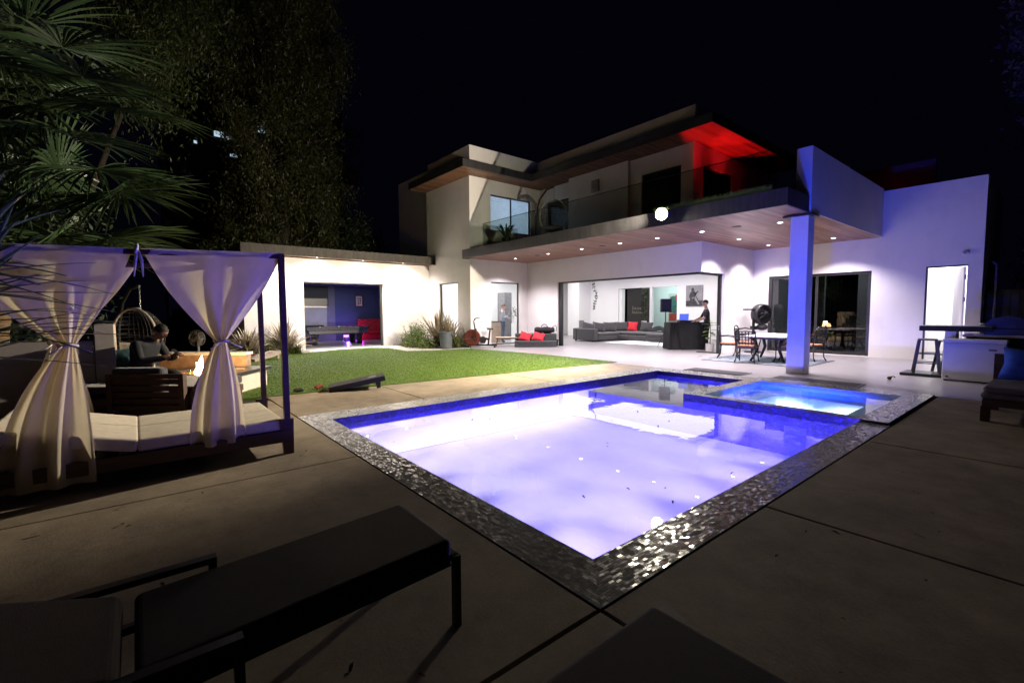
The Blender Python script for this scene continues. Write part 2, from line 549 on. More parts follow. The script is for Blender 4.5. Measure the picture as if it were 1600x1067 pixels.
basic('black_cloth', (.012, .012, .014), .9, var=.3, nscale=8, bump=.4, bscale=60)
basic('brown_lounger_cloth', (.021, .0155, .0145), .85, var=.18, nscale=30, bump=.4, bscale=260)
basic('cream_cushion', (.74, .66, .54), .9, var=.1, nscale=12, bump=.35, bscale=240)
basic('tan_cushion', (.38, .18, .09), .85, var=.15, nscale=14, bump=.3)
basic('teal_pattern', (.03, .09, .12), .85, var=.8, nscale=11)
basic('pale_knit', (.5, .48, .44), .9, var=.25, nscale=30, bump=.5)
basic('patterned_pillow', (.20, .14, .18), .9, var=.8, nscale=26)
basic('blue_pillow', (.03, .10, .65), .85, var=.25, nscale=8, bump=.2)
basic('lounge_blue_grey', (.14, .13, .17), .85, var=.2, nscale=12)
basic('dark_wood', (.06, .026, .018), .5, var=.35, nscale=4, stretch=(1, 1, 9), bump=.1)
basic('walnut', (.17, .075, .035), .5, var=.3, nscale=5, stretch=(9, 1, 1))
basic('pale_stone', (.62, .59, .55), .5, var=.12, nscale=7)
basic('black_stone', (.03, .03, .034), .3, var=.3, nscale=9)
basic('pit_stucco', (.55, .49, .42), .85, var=.08, nscale=4, bump=.2)
basic('pit_brick', (.30, .20, .14), .8, var=.35, nscale=9)
basic('navy_paint', (.055, .072, .155), .7, var=.05)
basic('slate_paint', (.17, .18, .205), .7, var=.10, nscale=3)
basic('navy_felt', (.02, .045, .16), .9, var=.1)
basic('ball_white', (.75, .74, .7), .15, var=.02)
basic('ball_colour', (.35, .10, .04), .15, var=.6, nscale=.8)
basic('rug_pattern', (.16, .19, .23), .95, var=.75, nscale=6, bump=.3)
basic('rug_white', (.72, .71, .72), .95, var=.08, nscale=14, bump=.5)
basic('door_mat', (.055, .05, .062), .95, var=.3, nscale=60, bump=.5)
basic('skin_light', (.55, .33, .25), .55, var=.08)
basic('skin_brown', (.20, .095, .055), .5, var=.12)
basic('shirt_grey', (.30, .31, .35), .85, var=.2, nscale=10)
basic('jeans', (.045, .065, .12), .85, var=.25, nscale=18)
basic('dark_shirt', (.03, .03, .034), .85, var=.25, nscale=12)
basic('dark_jacket', (.009, .009, .012), .8, var=.4, nscale=10)
basic('hair_dark', (.012, .010, .009), .7, var=.3, nscale=60)
basic('hair_brown', (.08, .045, .025), .7, var=.3, nscale=60)
basic('door_timber', (.010, .008, .0075), .7, var=.35, nscale=3, stretch=(14, 14, 1))
basic('paper_grey', (.26, .25, .27), .7, var=.2, nscale=5)
basic('ink_dark', (.045, .043, .05), .7, var=.4, nscale=7)
basic('paper_cream', (.60, .55, .50), .7, var=.1)
basic('ink_red', (.50, .045, .03), .6, var=.3, nscale=7)
basic('ink_green', (.05, .13, .12), .6, var=.4, nscale=7)
basic('beige_wood', (.48, .36, .27), .5, var=.1)
basic('curtain_dark', (.035, .036, .038), .9, var=.3, nscale=5)
basic('curtain_pale', (.42, .40, .38), .9, var=.1)
basic('laptop_blue', (.05, .07, .5), .4, var=.1)
basic('terracotta_white', (.72, .71, .7), .5, var=.05)
basic('rattan_grey', (.20, .19, .18), .6, var=.3, nscale=30)
basic('rust_red', (.17, .035, .025), .5, .3, var=.3, nscale=9)
basic('cornhole_black', (.015, .015, .015), .6, var=.3)
basic('cornhole_wood', (.34, .27, .24), .7, var=.35, nscale=4)
basic('bean_red', (.28, .06, .04), .9, var=.2)
basic('bark', (.035, .026, .02), .95, var=.4, nscale=9, stretch=(3, 3, 1), bump=.6, bscale=14)
basic('palm_bark', (.12, .08, .045), .95, var=.4, nscale=6, stretch=(1, 1, 6), bump=.7, bscale=18)
basic('stem_green', (.08, .10, .03), .7, var=.2)
basic('dry_leaf', (.12, .07, .03), .8, var=.5, nscale=9)
basic('red_stucco', (.16, .07, .06), .85, var=.05)
basic('fence_dark', (.03, .028, .028), .8, var=.3, nscale=4)
basic('cream_string', (.7, .66, .6), .8, var=.1)
leafmat('leaf_conifer', (.016, .022, .007), (.060, .064, .020), .2)
leafmat('leaf_weeping', (.02, .036, .010), (.08, .10, .03), .3)
leafmat('leaf_dark', (.008, .016, .006), (.035, .055, .018), .2)
leafmat('leaf_palm', (.014, .036, .015), (.085, .135, .055), .25, .34)
leafmat('leaf_sword', (.03, .06, .045), (.10, .16, .12), .15, .4)
leafmat('leaf_flax', (.10, .075, .05), (.34, .28, .19), .25, .5)
leafmat('leaf_flax_green', (.03, .06, .015), (.17, .19, .06), .25, .5)
leafmat('leaf_bush', (.03, .06, .012), (.17, .22, .06), .3)
leafmat('leaf_pale', (.14, .12, .11), (.34, .31, .28), .3)
leafmat('leaf_fig', (.06, .13, .02), (.26, .36, .08), .3, .4)
leafmat('grass_blade', (.080, .150, .016), (.125, .205, .028), .3, .6, .5)
cloth('curtain_white', (.84, .75, .58), .42)
cloth('blind_slat', (.80, .82, .84), .45)
glass('pane', (.93, .95, .95), 1.45)
glass('pane_dark', (.35, .36, .36), 1.75)
glass('pane_rail', (.80, .83, .80), 1.35)
glass('pane_mint', (.86, .94, .93), 1.4)
glass('drink_glass', (.9, .9, .9), 1.5)
emit('downlight_glow', (1.0, .93, .90), 30)
emit('flood_glow', (1.0, .90, .72), 700)
emit('pool_lamp_glow', (.45, .40, 1.0), 6)
emit('flame', (1.0, .66, .32), 22)
emit('ember', (1.0, .35, .06), 1.2)
emit('far_window_glow', (.62, .82, 1.0), .75)
emit('screen_glow', (.10, .16, 1.0), 1.2)
emit('table_glow', (.30, .16, 1.0), 5)
emit('sign_glow', (.85, .78, .62), .32)
emit('phone_glow', (.7, .8, 1.0), .8)
basic('gravel_dark', (.02, .018, .016), .9, var=.6, nscale=40)

def water_mat(name, bump, tint):
    m, nt, out = new_mat(name)
    t = N(nt, 'ShaderNodeBsdfTransparent'); t.inputs[0].default_value = (*tint, 1)
    g = N(nt, 'ShaderNodeBsdfGlossy'); g.inputs['Roughness'].default_value = .015
    vec = coords(nt)
    b = N(nt, 'ShaderNodeBump'); b.inputs['Strength'].default_value = bump; b.inputs['Distance'].default_value = .02
    h = math_n(nt, 'ADD', noise(nt, vec, 2.4, 2, .5), math_n(nt, 'MULTIPLY', noise(nt, vec, 8, 1, .5), .12))
    L(nt, h, b.inputs['Height']); L(nt, b.outputs[0], g.inputs['Normal'])
    fr = N(nt, 'ShaderNodeFresnel'); fr.inputs[0].default_value = 1.33; L(nt, b.outputs[0], fr.inputs['Normal'])
    mx = N(nt, 'ShaderNodeMixShader')
    # from below, light leaves the water freely (it refracts out), so only the upper side mirrors
    geo = N(nt, 'ShaderNodeNewGeometry')
    f = math_n(nt, 'MULTIPLY', fr.outputs[0], math_n(nt, 'SUBTRACT', 1.0, geo.outputs['Backfacing']))
    L(nt, f, mx.inputs[0]); L(nt, t.outputs[0], mx.inputs[1]); L(nt, g.outputs[0], mx.inputs[2])
    L(nt, mx.outputs[0], out.inputs[0])
water_mat('pool_water', .075, (.93, .94, 1.0))
water_mat('spa_water', .12, (.70, .88, 1.0))
# ------------------------------------------------------------------ the ground, deck, lawn
PX0, PX1, PY0, PY1 = -6.80, -1.40, 1.69, 10.25       # pool: outer edge of the tiled coping
QX0, QX1, QY0, QY1 = -6.33, -1.72, 2.01, 9.70        # pool: inner edge
SX0, SX1, SY0, SY1 = -4.20, -1.42, 7.22, 10.22       # spa: outer edge of its rim
TX0, TX1, TY0, TY1 = -3.93, -1.74, 7.38, 9.66        # spa: inner edge
WZ = -.09

g = MB()
BIG = 120
for x0, x1, y0, y1 in ((-BIG, PX0 + .1, -BIG, BIG), (PX1 - .1, BIG, -BIG, BIG), (PX0 + .1, PX1 - .1, -BIG, PY0 + .1), (PX0 + .1, PX1 - .1, PY1 - .1, BIG)):
    g.quad((x0, y0, -.03), (x1, y0, -.03), (x1, y1, -.03), (x0, y1, -.03))
struct(g, 'ground', 'ground_dirt')

def lawn_edge(y):
    return -8.78 + (y - 1.27) * .0718

d = MB()
GAP = .008
def slab(x0, x1, y0, y1):
    d.box(x0 + GAP, x1 - GAP, y0 + GAP, y1 - GAP, -.08, 0)
for x0, x1 in ((-16.0, -12.2), (-12.2, -8.4), (-8.4, -4.53), (-4.53, -1.40), (-1.40, 2.0), (2.0, 6.0)):
    for y0, y1 in ((-7, -4.2), (-4.2, -1.3 if x1 < -4 else -1.1), (-1.3 if x1 < -4 else -1.1, 1.69 if x0 > -8.5 else 1.22)):
        slab(x0, x1, y0, y1)
for x0, x1 in ((-1.40, 2.0), (2.0, 6.0)):
    for y0, y1 in ((1.69, 3.55), (3.55, 6.2), (6.2, 10.26)):
        slab(x0, x1, y0, y1)
for y0, y1 in ((1.69, 3.68), (3.68, 6.6), (6.6, 10.26)):
    d.prism([(lawn_edge(y0), y0 + GAP), (PX0 - .012, y0 + GAP), (PX0 - .012, y1 - GAP), (lawn_edge(y1), y1 - GAP)], -.08, 0)
struct(d, 'pool_deck', 'deck_concrete', bevel=.006, seg=1)

p = MB()
p.box(-8.12, 6, 10.265, 13.62, -.08, 0)
p.prism([(-15.55, 10.56), (-14.87, 10.07), (-11.3, 10.5), (-8.12, 10.47), (-8.12, 13.62), (-15.55, 13.62)], -.08, 0)
p.box(-7.4, 6, 13.625, 17.25, -.08, 0)
struct(p, 'patio_floor', 'patio_floor_tile')

p = MB()
p.prism([(-18.9, 4.5), (-17.1, 4.5), (-17.9, 6.0), (-17.95, 7.3), (-17.3, 7.8), (-15.6, 7.75), (-15.1, 8.6), (-14.9, 10.03), (-15.5, 10.5),
         (-15.55, 9.5), (-16.0, 9.0), (-17.2, 8.75), (-18.2, 8.75), (-18.9, 8.7)], -.08, .004)
struct(p, 'path', 'path_concrete')
p = MB()
p.prism([(-18.9, 8.72), (-18.2, 8.77), (-17.2, 8.77), (-16.0, 9.02), (-15.57, 9.52), (-15.52, 10.55), (-18.9, 10.55)], -.08, .03)
struct(p, 'planting_bed', 'soil')

LAWN = [(-8.80, 1.25), (lawn_edge(10.44), 10.44), (-11.3, 10.48), (-14.86, 10.04), (-15.06, 8.6), (-15.55, 7.72), (-17.25, 7.77), (-17.9, 7.3), (-17.86, 6.0),
        (-17.2, 4.6), (-18.6, 4.3), (-18.6, 2.2), (-14.0, 1.25)]
p = MB(); p.prism(LAWN, -.07, .012)
struct(p, 'lawn', 'grass_blade')

def in_poly(x, y, poly):
    ins = np.zeros(len(x), bool); j = len(poly) - 1
    for i in range(len(poly)):
        xi, yi = poly[i]; xj, yj = poly[j]
        c = ((yi > y) != (yj > y)) & (x < (xj - xi) * (y - yi) / (yj - yi + 1e-12) + xi)
        ins ^= c; j = i
    return ins
n = 150000
gx_ = NR.uniform(-18.6, -8.0, n); gy_ = NR.uniform(1.2, 10.5, n)
k = in_poly(gx_, gy_, LAWN); gx_, gy_ = gx_[k], gy_[k]; n = len(gx_)
th = NR.uniform(0, 2 * PI, n); hh = NR.uniform(.014, .028, n); w = NR.uniform(.003, .006, n)
a = np.stack([gx_ - np.cos(th) * w, gy_ - np.sin(th) * w, np.full(n, .01)], 1)
b = np.stack([gx_ + np.cos(th) * w, gy_ + np.sin(th) * w, np.full(n, .01)], 1)
c = np.stack([gx_ + NR.normal(0, .012, n), gy_ + NR.normal(0, .012, n), .01 + hh], 1)
go = mesh_np('grass', np.stack([a, b, c], 1).reshape(-1, 3), 3, 'grass_blade')
tag(go, 'short green lawn grass between the pool and the games room', 'grass', kind='stuff')

# ------------------------------------------------------------------ swimming pool
FZ = -.65
pool = thing('swimming_pool', 'large rectangular pool with grey mosaic edge and glowing violet water', 'swimming pool', (-4.1, 4.6, 0), world=True)
c = MB()
zc = .004
def strip(p0, p1, q0, q1, z=zc):
    """tiled strip: outer edge p0-p1, inner edge q0-q1; u runs along, v across"""
    P0, P1, Q0, Q1 = [Vector((*t, z)) for t in (p0, p1, q0, q1)]
    e = (P1 - P0).normalized()
    def uv(t):
        r = t - P0
        u = r.dot(e); return (u, (r - e * u).length)
    order = [P0, P1, Q1, Q0]
    nrm = (order[1] - order[0]).cross(order[2] - order[1])
    if nrm.z < 0:
        order = order[::-1]
    c.quad(*[tuple(t) for t in order], uv=[uv(t) for t in order])
strip((PX0, PY0), (PX1, PY0), (QX0, QY0), (QX1, QY0))
strip((PX1, PY0), (PX1, SY0), (QX1, QY0), (QX1, SY0))
strip((PX0, PY0), (PX0, PY1), (QX0, QY0), (QX0, QY1))
strip((PX0, PY1), (SX0, PY1), (QX0, QY1), (SX0, QY1))
c.build('coping', 'mosaic_grey', pool)
e = MB()
for x0, x1, y0, y1 in ((PX0, PX1, PY0, PY0 + .02), (PX0, PX0 + .02, PY0, PY1), (PX1 - .02, PX1, PY0, SY0), (PX0, SX0, PY1 - .02, PY1)):
    e.box(x0, x1, y0, y1, -.08, .002)
e.build('coping_edge', 'black_stone', pool)

def band(mb, x0, y0, x1, y1, z0, z1):
    """vertical band facing the water, UV in metres"""
    l = math.hypot(x1 - x0, y1 - y0)
    mb.quad((x0, y0, z0), (x1, y0 if x0 != x1 else y1, z0) if False else (x1, y1, z0), (x1, y1, z1), (x0, y0, z1), uv=[(0, 0), (l, 0), (l, z1 - z0), (0, z1 - z0)])
w = MB()
SH = 7.22                     # the shallow shelf starts here
band(w, QX0, QY0, QX0, QY1, -.17, .002)
band(w, QX0, QY1, SX0, QY1, -.24, .002)
band(w, SX0, QY1, SX0, SH, -.24, .002)
band(w, QX1, SH, QX1, QY0, -.17, .002)
band(w, QX1, QY0, QX0, QY0, -.17, .002)
band(w, QX0, SH, SX0, SH, FZ, -.2)
w.build('waterline_tile', 'mosaic_blue', pool)
b = MB()
b.box(QX0 - .12, QX0 - .003, QY0 - .12, QY1 + .12, FZ - .1, -.02)
b.box(QX1 + .003, QX1 + .12, QY0 - .12, SH, FZ - .1, -.02)
b.box(QX0, QX1, QY0 - .12, QY0 - .003, FZ - .1, -.02)
b.box(QX0, QX1, QY0, SH, FZ - .1, FZ)
b.build('basin', 'pool_plaster', pool)
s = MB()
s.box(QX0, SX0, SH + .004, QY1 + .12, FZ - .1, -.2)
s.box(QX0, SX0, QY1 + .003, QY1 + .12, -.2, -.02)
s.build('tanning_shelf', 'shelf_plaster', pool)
for x, y, ax in ((QX1 - .004, 4.1, 'x'), (QX1 - .004, 6.2, 'x'), (-4.0, QY0 + .012, 'y')):
    l = MB(); l.lathe([(.001, -.010), (.09, -.010), (.10, 0), (.001, .004)], (x, y, -.38), 20, ax)
    l.build('pool_lamp', 'pool_lamp_glow', pool, smooth=True)

m = MB()
m.quad((QX0, QY0, WZ), (QX1, QY0, WZ), (QX1, SH, WZ), (QX0, SH, WZ))
m.quad((QX0, SH, WZ), (SX0, SH, WZ), (SX0, QY1, WZ), (QX0, QY1, WZ))
wo = struct(m, 'water', 'pool_water')

# ------------------------------------------------------------------ spa
spa = thing('hot_tub', 'square raised hot tub of bright azure water at the pool corner', 'hot tub', (-2.8, 8.7, 0), world=True)
c = MB(); RZ = .034
strip((SX0, SY0), (SX1, SY0), (TX0, TY0), (TX1, TY0), RZ)
strip((SX1, SY0), (SX1, SY1), (TX1, TY0), (TX1, TY1), RZ)
strip((SX0, SY0), (SX0, SY1), (TX0, TY0), (TX0, TY1), RZ)
strip((SX0, SY1), (SX1, SY1), (TX0, TY1), (TX1, TY1), RZ)
c.build('rim', 'mosaic_grey', spa)
c = MB()
for x0, x1, y0, y1 in ((SX0, SX1, SY0 + .004, TY0), (SX0 + .004, TX0, TY0, TY1), (TX1, SX1, TY0, TY1), (SX0, SX1, TY1, SY1)):
    c.box(x0, x1, y0, y1, -.7, RZ - .003)
c.build('tub_wall', 'black_stone', spa)
w = MB()
band(w, SX0, SY0, SX1 - .30, SY0, FZ, RZ - .002)
w.build('spillway_tile', 'mosaic_blue', spa)
b = MB()
BZ, DZ = -.16, -.40
for x0, x1, y0, y1 in ((TX0, TX1, TY0, TY0 + .34), (TX0, TX1, TY1 - .34, TY1), (TX0, TX0 + .42, TY0 + .34, TY1 - .34), (TX1 - .42, TX1, TY0 + .34, TY1 - .34)):
    b.box(x0 + .004, x1 - .004, y0 + .004, y1 - .004, DZ - .05, BZ)
b.box(TX0, TX1, TY0, TY1, DZ - .12, DZ)
b.build('bench', 'pool_plaster', spa)
w = MB()
for q in ((TX0 + .002, TY0, TX0 + .002, TY1), (TX0, TY1 - .002, TX1, TY1 - .002), (TX1 - .002, TY1, TX1 - .002, TY0), (TX1, TY0 + .002, TX0, TY0 + .002)):
    w.quad((q[0], q[1], BZ - .02), (q[2], q[3], BZ - .02), (q[2], q[3], RZ - .003), (q[0], q[1], RZ - .003))
w.build('tub_lining', 'pool_plaster', spa)
l = MB(); l.lathe([(.001, -.01), (.08, -.01), (.09, 0), (.001, .004)], (-2.8, TY0 + .014, -.10), 18, 'y')
l.build('tub_lamp', 'spa_lamp_glow' if 'spa_lamp_glow' in MAT else 'pool_lamp_glow', spa, smooth=True)
m = MB(); m.quad((TX0, TY0, -.02), (TX1, TY0, -.02), (TX1, TY1, -.02), (TX0, TY1, -.02))
struct(m, 'water', 'spa_water')

# three mats beside the pool
def mat_rug(x0, x1, y0, y1, label, border=False):
    t = thing('door_mat', label, 'mat', ((x0 + x1) / 2, (y0 + y1) / 2, 0), group='mats beside the hot tub', world=True)
    q = MB(); q.box(x0, x1, y0, y1, .002, .014); q.build('mat_border', 'black_plastic', t)
    q = MB(); q.box(x0 + .06, x1 - .06, y0 + .05, y1 - .05, .010, .020); q.build('mat_pile', 'door_mat', t)
mat_rug(-6.0, -4.62, 10.30, 10.86, 'dark flat door mat on the patio, left of the blue post')
mat_rug(-4.05, -2.5, 10.34, 10.86, 'dark door mat right in front of the blue post behind the hot tub')
# ------------------------------------------------------------------ main house
ZS = 3.57          # patio soffit
house = thing('house', 'two storey white stucco house with flat dark roofs and wooden soffits', 'house', (-12, 14, 0), world=True)
def hp(mb, name, mat, **kw):
    return mb.build(name, mat, house, **kw)

XT, YT, YM, XV, YR = -15.55, 10.56, 13.62, -7.4, 17.25
w = MB()
wall_y(w, -19.02, XT - .2, YT, .2, 0, 6.85, [(-18.02, -16.5, .03, 2.68)])
w.box(XT - .2, XT, YT, YT + .2, 0, 6.85)
wall_x(w, YT + .2, 14.4, XT, .2, 0, 6.85, [(11.6, 13.15, .03, 2.68), (11.61, 13.82, 4.80, 6.28)])
w.box(-19.02, -18.8, YT + .2, 13, 3.6, 6.85)
hp(w, 'wall', 'stucco')
w = MB()
wall_y(w, XT, -13.65, YM, .25, 0, ZS)
w.box(-13.65, XV, YM, YM + .25, 2.64, ZS)
hp(w, 'wall', 'stucco')
w = MB()
w.box(XV - .25, XV, YM + .25, 15.15, 2.64, ZS)
w.box(XV - .25, XV, 15.15, YR + .2, 0, ZS)
hp(w, 'wall', 'stucco')
w = MB()
wall_y(w, XV, -1.6, YR, .25, 0, 4.91, [(-6.88, -3.96, 0.02, 2.61), (-2.73, -1.89, .02, 2.63)])
w.box(-1.85, -1.6, YR + .25, 21, 0, 4.91)
hp(w, 'wall', 'stucco')

def sub(mb, name, mat, par, **kw):
    """sub-part of a part whose thing has world-coordinate geometry: shift it the same way"""
    o = ORG.get(par.parent.name) if par.parent is not None else None
    if o: mb.v = [(a - o[0], b - o[1], c - o[2]) for a, b, c in mb.v]
    return mb.build(name, mat, par, **kw)

# opening frames
f = MB()
f.box(-13.65, -13.47, YM + .06, YM + .16, 0, 2.60)
f.box(-13.65, XV - .1, YM + .06, YM + .16, 2.575, 2.637)
f.box(XV - .2, XV - .1, YM + .16, 15.148, 2.575, 2.637)
f.box(XV - .2, XV - .1, 15.06, 15.147, 0, 2.573)
f.box(XV - .9, XV - .1, 15.06, 15.14, 0.004, .03)
hp(f, 'opening_frame', 'dark_frame')
f = MB()
x0, x1 = -6.88, -3.96
for a, b in ((x0, x0 + .10), (-5.45, -5.37), (x1 - .09, x1)):
    f.box(a, b, YR + .05, YR + .13, .022, 2.608)
f.box(x0 + .1, x1 - .09, YR + .052, YR + .128, 2.53, 2.607)
f.box(x0 + .1, x1 - .09, YR + .052, YR + .128, .022, .10)
sd = hp(f, 'sliding_door', 'dark_frame')
q = MB(); q.box(x0 + .1, -5.452, YR + .08, YR + .09, .102, 2.528); sub(q, 'pane', 'pane_dark', sd)
q = MB(); q.box(-5.368, x1 - .092, YR + .08, YR + .09, .102, 2.528); sub(q, 'pane', 'pane_dark', sd)
q = MB(); q.box(x0 + .03, x0 + .06, YR + .02, YR + .05, 1.0, 1.25); sub(q, 'handle', 'chrome', sd)
# open white door right of it
f = MB()
f.box(-2.73, -2.69, YR + .02, YR + .10, .03, 2.629); f.box(-2.69, -1.89, YR + .02, YR + .10, 2.59, 2.629)
od = hp(f, 'doorway_frame', 'dark_frame')
q = MB(); q.bar((-1.95, YR + .14, 1.31), (-2.20, YR + .62, 1.31), .045, 2.54); sub(q, 'door_leaf', 'interior_white', od)
for z in (.5, 1.7, 2.3):
    q = MB(); q.box(-1.945, -1.915, YR + .06, YR + .12, z - .06, z + .06); sub(q, 'hinge', 'grey_metal', od)

# tall windows of the tower
def win_x(name, y0, y1, z0, z1, x, fr=.05, glassm='pane', mull=()):
    f = MB(); xi = x - .12
    f.box(xi, xi + .06, y0, y0 + fr, z0, z1); f.box(xi, xi + .06, y1 - fr, y1, z0, z1)
    f.box(xi, xi + .06, y0 + fr, y1 - fr, z1 - fr, z1); f.box(xi, xi + .06, y0 + fr, y1 - fr, z0, z0 + fr)
    for m_ in mull: f.box(xi, xi + .06, m_ - .02, m_ + .02, z0 + fr, z1 - fr)
    o = hp(f, name, 'dark_frame')
    q = MB(); q.box(xi + .02, xi + .03, y0 + fr, y1 - fr, z0 + fr, z1 - fr); sub(q, 'pane', glassm, o)
    return o
def win_y(name, x0, x1, z0, z1, y, fr=.05, glassm='pane', mull=()):
    f = MB(); yi = y + .06
    f.box(x0, x0 + fr, yi, yi + .06, z0, z1); f.box(x1 - fr, x1, yi, yi + .06, z0, z1)
    f.box(x0 + fr, x1 - fr, yi, yi + .06, z1 - fr, z1); f.box(x0 + fr, x1 - fr, yi, yi + .06, z0, z0 + fr)
    for m_ in mull: f.box(m_ - .02, m_ + .02, yi, yi + .06, z0 + fr, z1 - fr)
    o = hp(f, name, 'dark_frame')
    q = MB(); q.box(x0 + fr, x1 - fr, yi + .02, yi + .03, z0 + fr, z1 - fr); sub(q, 'pane', glassm, o)
    return o
win_x('window', 11.602, 13.148, .032, 2.678, XT, .045)
win_y('window', -18.018, -16.502, .032, 2.678, YT, .045)
uw = win_x('window', 11.612, 13.818, 4.802, 6.278, XT, .04, 'pane', (12.75,))
q = MB()
for i in range(16):
    z = 4.85 + i * .088
    q.quad((XT - .20, 11.66, z), (XT - .20, 13.77, z), (XT - .168, 13.77, z + .072), (XT - .168, 11.66, z + .072))
sub(q, 'blind', 'blind_slat', uw)
# living room glimpses behind the blinds: a closed little room
q = MB()
q.box(-18.6, XT - .25, 11.2, 11.25, 4.3, 6.8); q.box(-18.6, -18.55, 11.25, 14.2, 4.3, 6.8); q.box(-18.6, XT - .25, 14.2, 14.25, 4.3, 6.8); q.box(-18.55, XT - .25, 11.25, 14.2, 4.25, 4.3)
hp(q, 'interior_wall', 'interior_white')

# patio roof: slab, soffit, fascia
q = MB()
q.box(-15.545, -3.83, 10.32, YM, ZS + .035, 3.86); q.box(XV, -3.83, YM, YR, ZS + .035, 3.86)
hp(q, 'balcony_slab', 'black_stone')
q = MB()
q.box(-15.54, -3.83, 10.32, 11.455, ZS, ZS + .03); q.box(-15.54, -3.765, 11.455, YM, ZS, ZS + .03); q.box(XV, -3.765, YM, YR, ZS, ZS + .03)
hp(q, 'soffit', 'soffit_wood')
q = MB()
q.box(-15.67, -3.78, 10.26, 10.315, ZS - .012, 3.905)
q.box(-15.67, -15.56, 10.315, 10.555, ZS - .012, 3.905)
q.box(-3.825, -3.78, 10.315, 11.45, ZS - .012, 3.905)
hp(q, 'fascia', 'fascia_metal')
q = MB(); q.box(-4.06, -3.75, 11.46, YR, ZS + .034, 4.97); q.box(-3.762, -3.75, 11.46, YR, ZS - .005, ZS + .034)
hp(q, 'parapet', 'stucco')
q = MB(); q.box(-4.16, -3.80, 11.5, 11.86, 0, ZS - .06)
po = hp(q, 'post', 'stucco', bevel=.008)
q = MB(); q.box(-4.30, -3.72, 11.44, 11.92, ZS - .06, ZS - .022); sub(q, 'cap_plate', 'dark_frame', po)
# recessed downlights and round vents in the soffit
DL = [(-14.42, 12.0), (-12.53, 12.0), (-10.87, 12.0), (-9.25, 12.0), (-7.9, 12.0), (-6.52, 12.0), (-6.52, 14.16), (-6.52, 16.25), (-4.68, 12.3), (-4.68, 14.1), (-4.68, 16.2)]
for x, y in DL:
    q = MB(); q.lathe([(.052, -.004), (.075, -.012), (.08, .002)], (x, y, ZS), 20, caps=False)
    r = hp(q, 'downlight', 'interior_white', smooth=True)
    q = MB(); q.lathe([(.001, -.004), (.052, -.003)], (x, y, ZS), 20, caps=False); sub(q, 'bulb', 'downlight_glow', r)
for x, y in ((-13.12, 12.0), (-9.96, 12.0), (-5.59, 12.0)):
    q = MB(); q.lathe([(.001, -.012), (.10, -.012), (.12, 0)], (x, y, ZS), 24, caps=False)
    hp(q, 'soffit_speaker', 'dark_wood', smooth=True)

# glass balcony rail
r = MB(); r.box(-14.53, -4.06, 10.44, 10.48, 3.862, 3.95); rl = hp(r, 'balcony_rail', 'grey_metal')
for i in range(6):
    a = -14.53 + i * 1.745
    q = MB(); q.box(a + .006, a + 1.739, 10.453, 10.467, 3.952, 4.775); sub(q, 'glass_panel', 'pane_rail', rl)
q = MB(); q.box(-14.537, -14.523, 10.49, 12.2, 3.88, 4.775); sub(q, 'glass_panel', 'pane_rail', rl)
q = MB(); q.box(-14.53, -4.06, 10.45, 10.47, 4.776, 4.79); sub(q, 'top_edge', 'chrome', rl)

# upper storey walls
w = MB()
wall_y(w, XT, -13.45, 14.4, .2, 3.86, 6.85, [(-15.12, -13.6, 3.9, 6.22)])
w.box(-13.45, -10.5, 14.05, 14.3, 3.86, 6.85); w.box(-13.45, -13.25, 14.3, 14.6, 3.86, 6.85)
wall_y(w, -10.5, -8.03, 14.17, .2, 3.86, 6.85, [(-10.0, -8.47, 3.9, 6.24)])
wall_x(w, 14.37, 20, -8.03, .2, 3.86, 6.85, [(14.8, 16.8, 4.1, 6.22)])
hp(w, 'wall', 'stucco')
win_y('window', -15.118, -13.602, 3.902, 6.218, 14.4, .06, 'pane_dark')
win_y('window', -9.998, -8.472, 3.902, 6.238, 14.17, .06, 'pane_dark')
win_x('window', 14.802, 16.798, 4.102, 6.218, -8.03, .06, 'pane_dark', (15.8,))
q = MB(); q.box(-15.3, -8.2, 15.4, 15.5, 3.9, 6.8); hp(q, 'dark_curtain', 'curtain_dark')
q = MB(); q.box(-8.6, -8.5, 14.6, 17.2, 3.9, 6.8); hp(q, 'dark_curtain', 'curtain_dark')
q = MB(); q.box(-12.19, -11.83, 13.98, 14.05, 6.03, 6.48)
for i in range(6): q.box(-12.15, -11.87, 13.965, 13.98, 6.07 + i * .065, 6.10 + i * .065)
hp(q, 'wall_vent', 'grey_metal')
w = MB(); w.box(-23.4, -19.04, 11.3, 15, 3.9, 8.25); hp(w, 'wall', 'stucco')
w = MB(); w.box(-8.0, -2.9, 19.0, 19.2, 4.5, 6.0); hp(w, 'parapet', 'red_stucco')
w = MB(); w.box(XV - .2, -1.8, YR + .26, 21.2, 3.6, 3.8); hp(w, 'roof', 'black_stone')
# roofs with deep eaves
q = MB(); q.box(-19.0, -14.7, 9.72, 20, 6.86, 6.89); q.box(-14.7, -6.9, 13.12, 20, 6.86, 6.89)
hp(q, 'eaves', 'eave_wood')
q = MB()
q.box(-19.05, -14.66, 9.68, 9.72, 6.845, 7.13); q.box(-14.70, -14.66, 9.72, 13.08, 6.845, 7.13)
q.box(-14.66, -6.86, 13.08, 13.12, 6.845, 7.13); q.box(-6.90, -6.86, 13.12, 20, 6.845, 7.13); q.box(-19.05, -19.0, 9.72, 20, 6.845, 7.13)
q.box(-19.0, -14.7, 9.72, 20, 6.895, 7.12); q.box(-14.7, -6.9, 13.12, 20, 6.895, 7.12)
hp(q, 'roof', 'fascia_metal')
q = MB()
q.box(-18.9, XT, 10.58, 10.78, 7.121, 8.05); q.box(XT - .2, XT, 10.78, 14.2, 7.121, 8.05); q.box(XT - .2, -8.02, 14.2, 14.4, 7.121, 8.03); q.box(-8.22, -8.02, 14.4, 20, 7.121, 8.03)
hp(q, 'roof_parapet', 'stucco')
